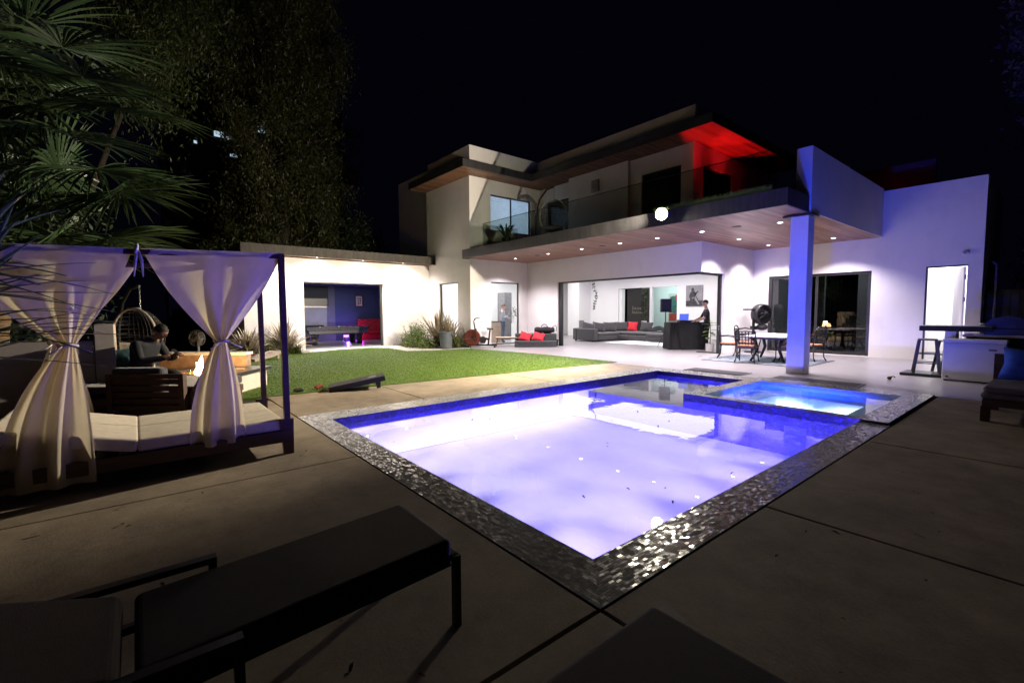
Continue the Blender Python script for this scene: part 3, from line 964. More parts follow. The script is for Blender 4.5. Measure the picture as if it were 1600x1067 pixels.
q = MB(); q.bar((-9.9, 14.8, 8.0), (-8.9, 14.8, 8.55), .02); q.bar((-9.6, 14.8, 7.1), (-9.4, 14.8, 8.27), .025)
hp(q, 'roof_antenna', 'grey_metal')
q = MB(); q.bar((-3.95, 14.5, 4.9), (-3.95, 14.5, 5.12), .05); q.ell((-3.95, 14.45, 5.16), .08, .12, .06)
hp(q, 'parapet_lamp', 'grey_metal', smooth=True)
# security camera and small fitting on the right wall
q = MB(); q.lathe([(.06, 0), (.06, .03), (.03, .06)], (-1.92, YR - .0, 2.95), 14, 'y'); q.v = [(x, 2 * YR - y, z) for x, y, z in q.v]
q.tube([(-1.92, YR - .05, 2.95), (-1.94, YR - .14, 2.93)], .02)
q.lathe([(.045, 0), (.05, .14), (.02, .15)], (-1.95, YR - .30, 2.92), 14, 'y')
hp(q, 'security_camera', 'white_enamel', smooth=True)

# floodlight hanging on the fascia
fl = thing('floodlight', 'blazing white round floodlight on the front edge of the balcony', 'floodlight', (-6.53, 10.25, 3.8), world=True)
q = MB(); q.box(-6.62, -6.44, 10.2, 10.258, 3.74, 3.86); q.bar((-6.60, 10.2, 3.8), (-6.62, 10.12, 3.8), .03); q.bar((-6.46, 10.2, 3.8), (-6.44, 10.12, 3.8), .03)
q.build('bracket', 'grey_metal', fl)
Mr = Vector((.25, -1, -.22)).to_track_quat('Z', 'Y').to_matrix().to_4x4()
q = MB(); q.lathe([(.03, -.08), (.09, -.05), (.135, .02), (.14, .045)], (0, 0, 0), 24, caps=False)
q.xform(Matrix.Translation((-6.53, 10.10, 3.80)) @ Mr); h = q.build('lamp_head', 'grey_metal', fl, smooth=True)
q = MB(); q.lathe([(.001, .065), (.07, .058), (.12, .040), (.135, .02)], (0, 0, 0), 24, caps=False)
q.xform(Matrix.Translation((-6.53, 10.10, 3.80)) @ Mr)
sub(q, 'lens', 'flood_glow', h, smooth=True)

# turf growing along the balcony edge
tb = MB(); tb.box(-6.9, -4.1, 10.32, 10.43, 3.862, 3.93); struct(tb, 'balcony_planter_soil', 'soil')
n = 2600
x = NR.uniform(-6.9, -4.1, n); y = NR.uniform(10.30, 10.43, n); h = NR.uniform(.05, .15, n); dx = NR.normal(0, .04, n); dy = NR.normal(-.02, .03, n)
a = np.stack([x - .006, y, np.full(n, 3.92)], 1); b = np.stack([x + .006, y, np.full(n, 3.92)], 1); cc = np.stack([x + dx, y + dy, 3.92 + h], 1)
tag(mesh_np('turf', np.stack([a, b, cc], 1).reshape(-1, 3), 3, 'grass_blade'), 'strip of yellow green turf along the balcony edge', 'turf', kind='stuff')

# ------------------------------------------------------------------ rooms inside
YB = 21.0
q = MB()
q.box(-20, XV - .25, YM + .25, YB + 3.5, -.08, -.002); q.box(-20, XT - .2, YT + .2, YM + .25, -.08, -.002); q.box(XV - .25, -1.85, YR + .25, YB + .2, -.08, -.002)
q.box(-13.65, XV - .1, YM, YM + .25, -.08, -.001); q.box(XV - .25, XV, YM + .25, 15.15, -.08, -.001)
hp(q, 'interior_floor', 'patio_floor_tile')
q = MB()
q.box(-20, XV - .25, YM + .25, YB + 3.5, 3.3, 3.4); q.box(-20, XT - .2, YT + .2, YM + .25, 3.3, 3.4)
hp(q, 'interior_ceiling', 'interior_white')
q = MB()
q.box(-20.1, -20, YT + .2, YB + 3.5, 0, 3.3)
wall_y(q, -20, XV - .25, YB, .25, 0, 3.3, [(-16.25, -12.65, 0, 2.66)])
q.box(XV - .25, XV - .05, YR + .2, YB + .2, 0, 3.3)
q.box(-19.2, -18.3, 20.0, YB, 0, 3.3)
q.box(XT - .2, XT - .0, 13.87, 14.6, 0, 3.3)
hp(q, 'interior_wall', 'interior_white')
# dark timber pivot door, white pilaster and glazed room behind the sofa
q = MB(); q.box(-15.75, -14.25, YB + .12, YB + .2, 0, 2.62); dd = hp(q, 'timber_door', 'door_timber')
q = MB()
for z, w_ in ((1.52, .55), (1.30, .75)):
    x = -15.38
    for k in range(7):
        wd = .05 + .05 * random.random()
        q.box(x, x + .012, YB + .105, YB + .118, z, z + (.17 if k == 0 else .09 + .04 * random.random()))
        q.box(x, x + wd, YB + .106, YB + .119, z, z + .012)
        x += wd + .022
        if x > -15.38 + w_: break
sub(q, 'door_lettering', 'sign_glow', dd)
q = MB(); q.box(-16.22, -16.0, YB + .02, YB + .24, 0, 2.64); q.box(-14.22, -14.08, YB - .02, YB + .2, 0, 2.65); hp(q, 'pilaster', 'interior_white')
q = MB(); q.box(-14.06, -12.66, YB + .10, YB + .115, .02, 2.64); hp(q, 'glass_partition', 'pane_mint')
q = MB(); q.box(-17, -12, YB + 3.3, YB + 3.4, 0, 3.3); q.box(-12.2, -12.1, YB + .25, YB + 3.3, 0, 3.3); hp(q, 'interior_wall', 'interior_white')
# bedroom behind the right sliding door: curtains and lit strip
q = MB()
def drape(mb, x0, x1, y, z0, z1, amp=.05, n=9):
    mb.grid(lambda u, v: (x0 + (x1 - x0) * u, y + amp * math.sin(u * 2 * PI * n) + .01 * math.sin(u * 61), z0 + (z1 - z0) * v), n * 10, 2)
drape(q, -6.45, -5.55, YR + .55, .05, 2.9); drape(q, -5.30, -4.42, YR + .55, .05, 2.9)
hp(q, 'dark_curtain', 'curtain_dark', smooth=True)
q = MB(); drape(q, -5.53, -5.33, YR + .52, .05, 2.9, .03, 3); hp(q, 'pale_curtain', 'curtain_pale', smooth=True)
q = MB(); q.box(XV - .05, -1.85, YB, YB + .1, 0, 3.5); q.box(-3.3, -3.2, YR + .25, YB, 0, 3.5); hp(q, 'interior_wall', 'interior_white')
# cabinets in the kitchen
q = MB(); q.box(-19.1, -18.5, 14.66, 15.12, 0, 2.40)
for i in range(4): q.box(-18.495, -18.48, 14.69, 15.09, .1 + i * .56, .62 + i * .56)
k = tag(None or q.build('tall_cabinet', 'grey_metal'), 'tall grey cabinet seen through the kitchen window', 'cabinet')

t = thing('potted_palm', 'small dark potted plant by the blind covered window on the balcony', 'potted plant', (-14.2, 11.35, 3.87))
q = MB(); q.lathe([(.12, 0), (.17, .42), (.14, .42), (.12, .36)], n=18, caps=False); q.lathe([(.001, .35), (.145, .35)], n=18, caps=False); q.build('pot', 'black_plastic', t)
q = MB(); pr_ = random.Random(5)
for i in range(26):
    a = pr_.uniform(0, 6.28); ln = pr_.uniform(.4, .62)
    pts = [(math.cos(a) * ln * k / 5 * .9, math.sin(a) * ln * k / 5 * .9, .36 + .95 * (k / 5) * .8 - .5 * (k / 5) ** 3 * ln) for k in range(6)]
    for k in range(5):
        d = Vector((-math.sin(a), math.cos(a), 0)) * (.03 * math.sin(PI * (k + .5) / 5.2) + .004); d2 = Vector((-math.sin(a), math.cos(a), 0)) * (.03 * math.sin(PI * (k + 1.4) / 6.4) + .002)
        p0, p1 = Vector(pts[k]), Vector(pts[k + 1]); q.quad(tuple(p0 - d), tuple(p0 + d), tuple(p1 + d2), tuple(p1 - d2))
q.build('leaves', 'leaf_dark', t)
# ------------------------------------------------------------------ games room wing on the left
XP = -18.91
ph = thing('games_house', 'low white stucco games room with weathered fascia and wide open front', 'pool house', (-20, 7, 0), world=True)
w = MB()
wall_x(w, 3.05, 10.555, XP, .25, 0, 3.54, [(5.10, 8.33, 0, 2.65)])
w.box(-24.4, XP - .25, 3.05, 3.3, 0, 3.54)
w.build('wall', 'stucco', ph)
q = MB(); q.box(XP - .2, XP - .12, 8.24, 8.32, 0, 2.60); q.box(XP - .2, XP - .12, 5.1, 8.32, 2.601, 2.648); q.build('opening_frame', 'dark_frame', ph)
q = MB(); q.box(-24.4, XP - .25, 3.3, 10.4, -.08, -.002); q.box(XP - .25, XP, 5.1, 8.33, -.08, -.001); q.build('floor', 'patio_floor_tile', ph)
q = MB(); q.box(-24.2, -24.0, 3.3, 7.95, 0, 2.75); q.box(-23.99, -22.6, 5.2, 5.3, 0, 2.75); q.build('slate_wall', 'slate_paint', ph)
q = MB(); q.box(-24.2, -24.0, 7.95, 10.4, 0, 2.75); q.box(-24.0, XP - .25, 10.3, 10.4, 0, 2.75); q.build('navy_wall', 'navy_paint', ph)
q = MB(); q.box(-24.4, XP - .25, 3.3, 10.4, 2.76, 2.85); q.build('ceiling', 'navy_paint', ph)
q = MB(); q.box(-24.6, -18.36, 2.97, 10.55, 3.60, 3.84); q.build('roof', 'black_stone', ph)
q = MB(); q.box(XP, -18.36, 2.97, 10.55, 3.56, 3.59); q.build('eave', 'eave_wood', ph)
q = MB(); q.box(-18.355, -18.30, 2.93, 10.555, 3.535, 3.875); q.box(-24.6, -18.36, 2.92, 2.965, 3.535, 3.875); q.build('fascia', 'weathered_fascia', ph)
PHL = (3.75, 5.55, 7.35, 9.15)
for y in PHL:
    q = MB(); q.lathe([(.045, -.004), (.065, -.012), (.07, .002)], (-18.62, y, 3.56), 18, caps=False); r = q.build('downlight', 'interior_white', ph, smooth=True)
    q = MB(); q.lathe([(.001, -.004), (.045, -.003)], (-18.62, y, 3.56), 18, caps=False); sub(q, 'bulb', 'downlight_glow', r)

# pool table
t = thing('pool_table', 'black pool table with blue cloth and balls under the games room opening', 'pool table', (-21.6, 7.1, 0))
q = MB(); q.box(-.75, .75, -1.4, 1.4, .66, .74); q.box(-.66, .66, -1.3, 1.3, .48, .66); q.build('table_frame', 'black_stone', t, bevel=.02)
q = MB()
for a in ((-.75, .75, -1.4, -1.28), (-.75, .75, 1.28, 1.4), (-.75, -.63, -1.28, 1.28), (.63, .75, -1.28, 1.28)): q.box(*a, .741, .80)
q.build('rail', 'black_stone', t, bevel=.015)
q = MB(); q.box(-.63, .63, -1.28, 1.28, .742, .765); q.build('playing_cloth', 'navy_felt', t)
for x in (-.45, .45):
    for y in (-1.0, 1.0):
        q = MB(); q.lathe([(.10, 0), (.14, .05), (.11, .12), (.13, .3), (.17, .48)], (x, y, 0), 4); q.build('leg', 'black_stone', t)
pos = [(.2, .15), (.1, .42), (-.1, .5), (.25, .62), (.05, .75), (.3, .9), (.15, 1.02), (-.2, .9), (.4, -.75)]
for i, (x, y) in enumerate(pos):
    q = MB(); q.ell((0, 0, 0), .029, .029, .029, 12, 8)
    o = solo(q, 'billiard_ball', 'ball_white' if i in (0, 8) else 'ball_colour', 'shiny billiard ball among the cluster on the pool table' if i not in (8,) else 'pale cue ball alone at the near left end of the pool table', 'ball', (-21.6 + x, 7.1 + y, .765 + .029), 'balls on the pool table', smooth=True, local=True)
    if i == 0: o['label'] = 'white ball lying apart near the middle of the pool table'
q = MB(); q.box(-.32, .32, -.5, .5, 0, .07)
solo(q, 'folded_table_cover', 'black_cloth', 'dark folded cover lying on the left end of the pool table', 'cover', (-21.75, 6.1, .80), bevel=.02, local=True)

# red tufted banquette
t = thing('banquette', 'bright red button tufted banquette against the navy wall', 'banquette', (-23.55, 9.65, 0))
q = MB(); q.box(-.32, .30, -.62, .62, .02, .30); q.build('base', 'red_leather', t, bevel=.02)
q = MB(); q.box(-.20, .32, -.62, .62, .305, .45); q.build('seat', 'red_leather', t, bevel=.05, seg=3)
q = MB()
def tuft(u, v):
    y = -.62 + 1.24 * u; z = .44 + .64 * v
    a = (u * 6 + v * 4); b = (u * 6 - v * 4)
    d = abs(math.sin(PI * a)) * abs(math.sin(PI * b))
    return (-.20 + .06 * d ** .5, y, z)
q.grid(tuft, 72, 44); q.box(-.34, -.20, -.62, .62, .30, 1.07)
q.build('backrest', 'red_leather', t, smooth=True)
for i in range(6):
    for k in range(4):
        pass
t = thing('picture', 'small framed print with red frame on the navy games room wall', 'picture', (-23.99, 9.2, 2.03))
q = MB()
for a in ((-.21, .21, .26, .30), (-.21, .21, -.30, -.26), (-.21, -.17, -.26, .26), (.17, .21, -.26, .26)): q.box(0, .04, *a)
q.build('frame', 'rust_red', t)
q = MB(); q.box(0, .02, -.17, .17, -.26, .26); q.build('mount', 'paper_cream', t)
q = MB()
for k, (yy, z, ww) in enumerate(((-.07, .12, .06), (.03, .12, .07), (-.07, .0, .05), (.03, .01, .08), (-.06, -.12, .06), (.03, -.12, .06))): q.box(.021, .024, yy, yy + ww, z - .035, z + .04)
q.build('print', 'ink_dark', t)
t = thing('television', 'dark wall mounted television in the games room', 'television', (-23.97, 6.95, 2.35))
q = MB(); q.box(0, .05, -.66, .66, -.58, .58); q.build('bezel', 'dark_frame', t)
q = MB(); q.box(.051, .056, -.62, .62, -.54, .54); q.build('screen', 'dark_frame', t)
q = MB(); q.box(0, .05, -.66, .66, -.66, -.60); q.build('soundbar', 'grey_metal', t)
t = thing('light_box', 'small black lamp box on the floor glowing violet under the pool table', 'lamp', (-23.2, 8.25, 0))
q = MB(); q.box(-.10, .10, -.14, .14, 0, .20); q.build('housing', 'black_plastic', t, bevel=.01)
q = MB(); q.box(-.16, -.102, -.12, .12, .02, .30); q.build('glowing_panel', 'table_glow', t)

# ------------------------------------------------------------------ human figures
def human(name, label, verts, edges, tags, mats, loc, rz=0., head=None, fingers=(), sub_=2, root=0):
    """verts: (x,y,z,r); edges (a,b,tag index). One continuous skinned body, clothing as face materials."""
    me = bpy.data.meshes.new(name + '_cage')
    me.from_pydata([v[:3] for v in verts], [(a, b) for a, b, _ in edges], [])
    tmp = bpy.data.objects.new('cage', me); COL.objects.link(tmp)
    tmp.modifiers.new('skin', 'SKIN')
    sk = me.skin_vertices[0].data
    for i, v in enumerate(verts):
        r = v[3]
        sk[i].radius = (r, r) if not isinstance(r, tuple) else r
        sk[i].use_root = (i == root)
    sm = tmp.modifiers.new('s', 'SUBSURF'); sm.levels = sub_; sm.render_levels = sub_
    dg = bpy.context.evaluated_depsgraph_get(); dg.update()
    ev = tmp.evaluated_get(dg)
    m2 = ev.to_mesh()
    mb = MB()
    mb.v = [tuple(v.co) for v in m2.vertices]; mb.f = [tuple(p.vertices) for p in m2.polygons]
    P = [Vector(v[:3]) for v in verts]
    for f in mb.f:
        c = Vector((0, 0, 0))
        for i in f: c += Vector(mb.v[i])
        c /= len(f)
        best = (9e9, 0)
        for a, b, tg in edges:
            ab = P[b] - P[a]; t = max(0, min(1, (c - P[a]).dot(ab) / max(1e-9, ab.length_squared)))
            dd = (P[a] + ab * t - c).length
            if dd < best[0]: best = (dd, tg)
        mb.mi.append(best[1])
    ev.to_mesh_clear()
    bpy.data.objects.remove(tmp); bpy.data.meshes.remove(me)
    if head:
        c, fwd, skin_i = Vector(head[0]), Vector(head[1]).normalized(), head[2]
        up = Vector((0, 0, 1)); side = fwd.cross(up).normalized(); up = side.cross(fwd)
        M = Matrix((side, fwd, up)).transposed()
        mb.k = skin_i
        def fn(u, v):
            t = 2 * PI * u; ph = PI * v
            x, y, z = math.sin(ph) * math.sin(t), math.sin(ph) * math.cos(t), math.cos(ph)
            w = .074 * (1 - .18 * max(0, -z) ** 1.3)
            dpt = .098 * (1 - .10 * max(0, -z))
            px, py, pz = x * w, y * dpt, z * .118
            if y > 0:
                nose = math.exp(-((x * w) / .014) ** 2 - ((pz + .012) / .026) ** 2) * .024
                brow = math.exp(-((pz - .022) / .012) ** 2) * .006 * (1 - x * x)
                eye = math.exp(-((abs(px) - .030) / .013) ** 2 - ((pz - .006) / .011) ** 2) * .010
                mouth = math.exp(-(px / .024) ** 2 - ((pz + .052) / .009) ** 2) * .006
                chin = math.exp(-(px / .03) ** 2 - ((pz + .088) / .02) ** 2) * .014
                py += nose + brow - eye + mouth + chin
            return tuple(c + M @ Vector((px, py, pz)))
        mb.grid(fn, 40, 30)
        for s in (-1, 1):
            mb.ell(c + M @ Vector((s * .076, -.005, -.005)), .012, .02, .032, 10, 8, M)
    for pts, r, ti in fingers:
        mb.k = ti
        mb.tube(pts, r, 8)
    body = mb.build(name, mats, None, smooth=True)
    body.location = loc; body.rotation_euler = (0, 0, rz)
    tag(body, label, 'person')
    return body, (None if not head else (c, M))

def hair_cap(body, hd, mat, vmax=.42, back=.6, puff=1.07, name='hair'):
    c, M = hd
    mb = MB()
    def fn(u, v):
        t = 2 * PI * u
        lim = vmax + (back - vmax) * (0.5 - 0.5 * math.cos(t))
        ph = PI * v * lim
        x, y, z = math.sin(ph) * math.sin(t), math.sin(ph) * math.cos(t), math.cos(ph)
        k = puff + .02 * math.sin(23 * u + 17 * v)
        return tuple(c + M @ Vector((x * .076 * k, y * .098 * k, z * .120 * k)))
    mb.grid(fn, 36, 14)
    return mb.build(name, mat, body, smooth=True)

def hand(wrist, palm_dir, palm_up, side, curl=.6, s=1.):
    """five separate tapering fingers from a palm that starts at the wrist; returns tubes (points, radii)"""
    w = Vector(wrist); d = Vector(palm_dir).normalized(); u = Vector(palm_up).normalized(); u = (u - d * u.dot(d)).normalized(); l = d.cross(u) * side
    out = []
    for k, (off, ln) in enumerate(((-.030, .070), (-.010, .080), (.010, .075), (.029, .058))):
        b = w + d * .085 * s + l * off * s
        a1 = d * math.cos(curl * .5) - u * math.sin(curl * .5); a2 = d * math.cos(curl * 1.3) - u * math.sin(curl * 1.3); a3 = d * math.cos(curl * 2) - u * math.sin(curl * 2)
        p = [b - d * .05 * s, b, b + a1 * ln * .45 * s]; p.append(p[-1] + a2 * ln * .32 * s); p.append(p[-1] + a3 * ln * .23 * s)
        out.append((p, [.009 * s, .0095 * s, .0085 * s, .0075 * s, .005 * s]))
    b = w + d * .03 * s - l * .032 * s
    p = [w + d * .02 * s, b, b + (d * .6 - l * .75 - u * .2) * .032 * s]; p.append(p[-1] + (d * .85 - l * .35 - u * .3) * .028 * s)
    out.append((p, [.012 * s, .011 * s, .0095 * s, .007 * s]))
    return out
# three people ------------------------------------------------------------------
# local frame: figure faces +Y, X is its right
# 1. DJ standing behind the table, leaning on it with one arm, looking up to his side
V = [(0, 0, .98, (.15, .12)), (0, .01, 1.16, (.145, .11)), (0, .03, 1.34, (.17, .115)), (0, .035, 1.47, (.10, .08)), (0, .045, 1.56, .058), (0, .06, 1.64, .06),
     (.19, .03, 1.44, .062), (.24, .16, 1.19, .048), (.22, .40, 1.06, .037), (.21, .47, 1.045, .030),
     (-.19, .03, 1.44, .062), (-.25, .10, 1.18, .048), (-.22, .33, 1.07, .037), (-.21, .41, 1.05, .030),
     (.095, 0, .90, .10), (.11, .0, .50, .066), (.12, -.03, .10, .046), (.13, .10, .045, .045),
     (-.095, 0, .90, .10), (-.12, .02, .50, .066), (-.13, -.0, .10, .046), (-.15, .13, .045, .045)]
Ed = [(0, 1, 0), (1, 2, 0), (2, 3, 0), (3, 4, 2), (4, 5, 2), (2, 6, 0), (6, 7, 0), (7, 8, 2), (8, 9, 2), (2, 10, 0), (10, 11, 0), (11, 12, 2), (12, 13, 2),
      (0, 14, 1), (14, 15, 1), (15, 16, 1), (16, 17, 3), (0, 18, 1), (18, 19, 1), (19, 20, 1), (20, 21, 3)]
fing = [(p, r, 2) for p, r in hand((.21, .47, 1.045), (0, 1, -.1), (0, 0, 1), 1, .35)] + [(p, r, 2) for p, r in hand((-.21, .41, 1.05), (0, 1, -.1), (0, 0, 1), -1, .35)]
# figure turned so that +Y points to image left and a little towards the camera
dj, hd = human('person', 'DJ in black T-shirt and flat black cap leaning over the decks', V, Ed, None, ['dark_shirt', 'black_cloth', 'skin_light', 'black_plastic'], (-8.62, 16.35, 0), math.radians(128), head=((0, .075, 1.70), (.12, 1, .25), 2), fingers=fing)
c, M = hd
q = MB()
def capf(u, v):
    t = 2 * PI * u; ph = PI * .46 * v
    return tuple(c + M @ Vector((math.sin(ph) * math.sin(t) * .084, math.sin(ph) * math.cos(t) * .106 - .004, .02 + math.cos(ph) * .115)))
q.grid(capf, 32, 10)
for k in (0, 1):
    q.grid(lambda u, v: tuple(c + M @ Vector(((u - .5) * .15, .06 + .11 * v * (1 - (2 * u - 1) ** 2 * .35), .045 - .006 * k - .01 * v))), 10, 5)
q.build('cap', 'black_cloth', dj, smooth=True)

# 2. man standing in the kitchen, arms folded up to his chest
V = [(0, 0, .95, (.145, .115)), (0, .01, 1.14, (.15, .115)), (0, .0, 1.33, (.165, .11)), (0, -.0, 1.45, (.09, .075)), (0, .01, 1.53, .055), (0, .02, 1.60, .058),
     (.18, 0, 1.41, .06), (.22, .06, 1.14, .05), (.10, .26, 1.22, .038), (.07, .29, 1.27, .03),
     (-.18, 0, 1.41, .06), (-.22, .08, 1.15, .05), (-.12, .30, 1.13, .038), (-.07, .35, 1.14, .03),
     (.09, 0, .88, .095), (.10, .01, .48, .064), (.11, -.02, .09, .045), (.12, .10, .04, .045),
     (-.09, 0, .88, .095), (-.10, .01, .48, .064), (-.11, -.02, .09, .045), (-.12, .10, .04, .045)]
fing = [(p, r, 2) for p, r in hand((.07, .29, 1.27), (-.3, .3, 1), (0, 1, 0), 1, .7)] + [(p, r, 2) for p, r in hand((-.07, .35, 1.14), (.3, 1, .2), (0, 0, 1), -1, .7)]
Ed2 = [(a, b, 0 if t == 2 and (a, b) in ((7, 8), (8, 9), (11, 12), (12, 13)) else t) for a, b, t in Ed]
mk, hd = human('person', 'man in grey shirt and blue jeans standing at the kitchen window', V, Ed2, None, ['shirt_grey', 'jeans', 'skin_light', 'black_plastic'], (-16.75, 13.15, 0), math.radians(-48), head=((0, .035, 1.665), (0, 1, -.25), 2), fingers=fing)
hair_cap(mk, hd, 'hair_brown', .36, .62)

# 3. man sitting by the fire pit, bent over his phone
V = [(0, 0, .55, (.17, .15)), (0, .06, .74, (.165, .13)), (0, .14, .93, (.18, .13)), (0, .21, 1.03, (.10, .085)), (0, .27, 1.085, .058), (0, .31, 1.13, .06),
     (.20, .15, 1.00, .072), (.25, .26, .76, .058), (.12, .50, .80, .043), (.07, .56, .83, .032),
     (-.20, .15, 1.00, .072), (-.25, .26, .76, .058), (-.12, .48, .79, .043), (-.06, .55, .82, .032),
     (.10, .06, .52, .11), (.14, .50, .535, .082), (.13, .54, .12, .052), (.14, .67, .05, .047),
     (-.10, .06, .52, .11), (-.14, .48, .535, .082), (-.13, .50, .12, .052), (-.14, .63, .05, .047)]
Ed3 = [(a, b, 0 if (a, b) in ((7, 8), (11, 12), (3, 4)) else t) for a, b, t in Ed]
fing = [(p, r, 2) for p, r in hand((.07, .56, .83), (-.35, .9, .25), (.5, -.2, .8), 1, .75)] + [(p, r, 2) for p, r in hand((-.06, .55, .82), (.35, .9, .25), (-.5, -.2, .8), -1, .75)]
sm, hd = human('person', 'man in dark jacket sitting bent over his phone beside the fire pit', V, Ed3, None, ['dark_jacket', 'black_cloth', 'skin_brown', 'black_plastic'], (-8.83, .02, 0), math.radians(-42), head=((0, .36, 1.175), (0, 1, -.55), 2), fingers=fing)
hair_cap(sm, hd, 'hair_dark', .38, .64, 1.05)
t = thing('phone', 'glowing phone in the hands of the seated man', 'phone', (-8.83 + .60 * .669, .02 + .60 * .743, .865), math.radians(-42))
q = MB(); Mx = Matrix.Rotation(math.radians(50), 3, 'X'); q.cbox((0, 0, 0), .072, .008, .15, Mx); q.build('case', 'black_plastic', t)
q = MB(); q.cbox((0, -.0035, -.003), .064, .004, .138, Mx); q.build('screen', 'phone_glow', t)
# ------------------------------------------------------------------ canopy daybed at the left
cb = thing('canopy_daybed', 'dark wooden canopy daybed with cream mattress beside the pool', 'daybed', (-5.8, .1, 0), world=True)
X0, X1, Y0, Y1 = -6.50, -5.10, -1.15, 1.17
for x, y, lab in ((X1, Y1, 0), (X0, Y1 + .06, 0), (X0 + .0, Y0, 0), (X1, Y0, 0)):
    q = MB(); q.box(x - .028, x + .028, y - .028, y + .028, .36, 2.03 if y > 0 else 1.945); q.build('post', 'dark_wood', cb, bevel=.004)
q = MB()
pass
for p_, q_ in (((X1, Y1 + .025, 2.012), (X1, Y0, 1.93)), ((X0, Y1 + .085, 2.012), (X0, Y0, 1.93)), ((X0 + .026, Y1, 2.006), (X1 - .026, Y1, 2.006)), ((X0 + .026, Y0, 1.928), (X1 - .026, Y0, 1.928))):
    q = MB(); q.bar(p_, q_, .05, .045); q.build('top_beam', 'dark_wood', cb)
q = MB(); q.box(X1 - .02, X1 + .04, Y0 - .03, Y1 + .035, .13, .245); q.box(X0 - .04, X0 + .02, Y0 - .03, Y1 + .08, .13, .245)
q.box(X0 + .02, X1 - .02, Y1 - .04, Y1 + .03, .13, .245); q.box(X0 + .02, X1 - .02, Y0, Y0 + .06, .13, .245)
for i in range(14): q.box(X0 + .02, X1 - .02, Y0 + .12 + i * .155, Y0 + .22 + i * .155, .19, .235)
q.build('frame', 'dark_wood', cb)
for x, y, s in ((X1, Y1 - .02, 1), (X0, Y1 + .02, 1), (X0, Y0, -1), (X1, Y0, -1)):
    q = MB(); q._add([(x + i * .03, y - .055 + j * .13 - (0 if s > 0 else .02), .36 if k else 0) if k else (x + i * .03, y - .02 + j * .09 - (0 if s > 0 else .02), 0) for k in (0, 1) for i, j in ((-1, 0), (1, 0), (1, 1), (-1, 1))],
                     [(3, 2, 1, 0), (4, 5, 6, 7), (0, 1, 5, 4), (1, 2, 6, 5), (2, 3, 7, 6), (3, 0, 4, 7)])
    q.build('leg', 'dark_wood', cb)
q = MB(); q.box(-5.86, -5.80, .72, .80, 0, .13); q.build('leg', 'dark_wood', cb)
for xa, xb in ((-6.27, -5.70), (-5.69, -5.085)):
    q = MB(); q.box(xa, xb, -.03, 1.14, .25, .365); q.build('seat_mattress', 'cream_cushion', cb, bevel=.025, seg=3)
    q = MB()
    Mx = Matrix.Translation((0, -.04, .25)) @ Matrix.Rotation(math.radians(-14), 4, 'X')
    q.box(xa, xb, -.92, -.0, 0, .115); q.xform(Mx); q.build('back_mattress', 'cream_cushion', cb, bevel=.025, seg=3)

def curtain(name, x, ytop, ztop, ytie, ztie, ybot, zbot, label, folds=7, rs=3, lean=0., xs=0.):
    """fabric hung from a beam, gathered at a tie, falling to the ground"""
    rr = random.Random(rs)
    ph = [rr.uniform(0, 6.28) for _ in range(5)]
    mb = MB(); ft = (ztop[0] - ztie) / (ztop[0] - zbot)
    def fn(u, v):
        if v < ft:
            t = v / ft
            e = t ** 1.0
            sag = math.sin(PI * t) * .10
            a0 = ytop[0] + (ytie - .045 - ytop[0]) * (e - sag * (1 if ytop[0] < ytie - .2 else 0))
            a1 = ytop[1] + (ytie + .045 - ytop[1]) * (e - sag * .8)
            z = ztop[0] + (ztop[1] - ztop[0]) * u; z = z + (ztie - z) * t
        else:
            t = (v - ft) / (1 - ft)
            e = 1 - (1 - t) ** 2.2
            a0 = ytie - .045 + (ybot[0] - ytie + .045) * e; a1 = ytie + .045 + (ybot[1] - ytie - .045) * e
            z = ztie + (zbot - ztie) * t
        y = a0 + (a1 - a0) * u
        prox = math.exp(-((v - ft) / .16) ** 2)
        top = max(0, 1 - v / ft) if v < ft else 0
        amp = (.012 + .016 * (1 - top)) if v < ft else .034
        amp = amp * (1 - prox) + .030 * prox
        amp *= 1 if v > .03 else v / .03
        crease = math.sin(2 * PI * folds * 2.3 * u + ph[3]) * .012 * prox
        dx = amp * (math.sin(2 * PI * folds * u + ph[0] + .8 * v) + .55 * math.sin(2 * PI * folds * .47 * u + ph[1] + 1.5 * v) + .22 * math.sin(2 * PI * folds * 1.7 * u + ph[2] + 2 * v)) + crease
        edge = abs(2 * u - 1) ** 6
        dx -= .03 * edge * (1 if v < ft else .4)
        return (x + xs * v + dx + lean * math.sin(PI * v), y, z)
    mb.grid(fn, 110, 90)
    o = thing(name, label, 'curtain', (x, ytie, 0), group='curtains of the canopy daybed', world=True)
    ob = mb.build('drape', 'curtain_white', o, smooth=True)
    q = MB(); q.tube([(x + xs * ft + .062 * math.cos(a), ytie + .058 * math.sin(a), ztie + .008 * math.sin(3 * a)) for a in [i * 2 * PI / 20 for i in range(20)]], .011, 6, closed=True)
    q.tube([(x + .06, ytie + .02, ztie), (x + .10, ytie + .07, ztie - .02), (x + .11, ytie + .15, ztie - .06)], .006, 5)
    q.tube([(x + .06, ytie - .02, ztie), (x + .10, ytie - .05, ztie - .03), (x + .11, ytie - .10, ztie - .06)], .006, 5)
    q.build('tie', 'cream_string', o, smooth=True)
    return o
curtain('curtain', X1 + .04, (.07, 1.19), (2.003, 2.046), .62, 1.185, (.34, .79), .21, 'white curtain tied in the middle, hanging nearest the pool at the right of the daybed', 2.6, 3)
curtain('curtain', X1 + .04, (-1.14, .02), (1.962, 2.0), -.42, 1.20, (-.86, -.30), .07, 'white curtain tied in the middle at the left of the daybed behind spiky leaves', 2.8, 9)
curtain('curtain', X0, (-1.1, .05), (1.95, 1.98), -.62, 1.15, (-.85, -.36), .12, 'white curtain on the far side of the daybed, half hidden by the left one', 3.2, 5)
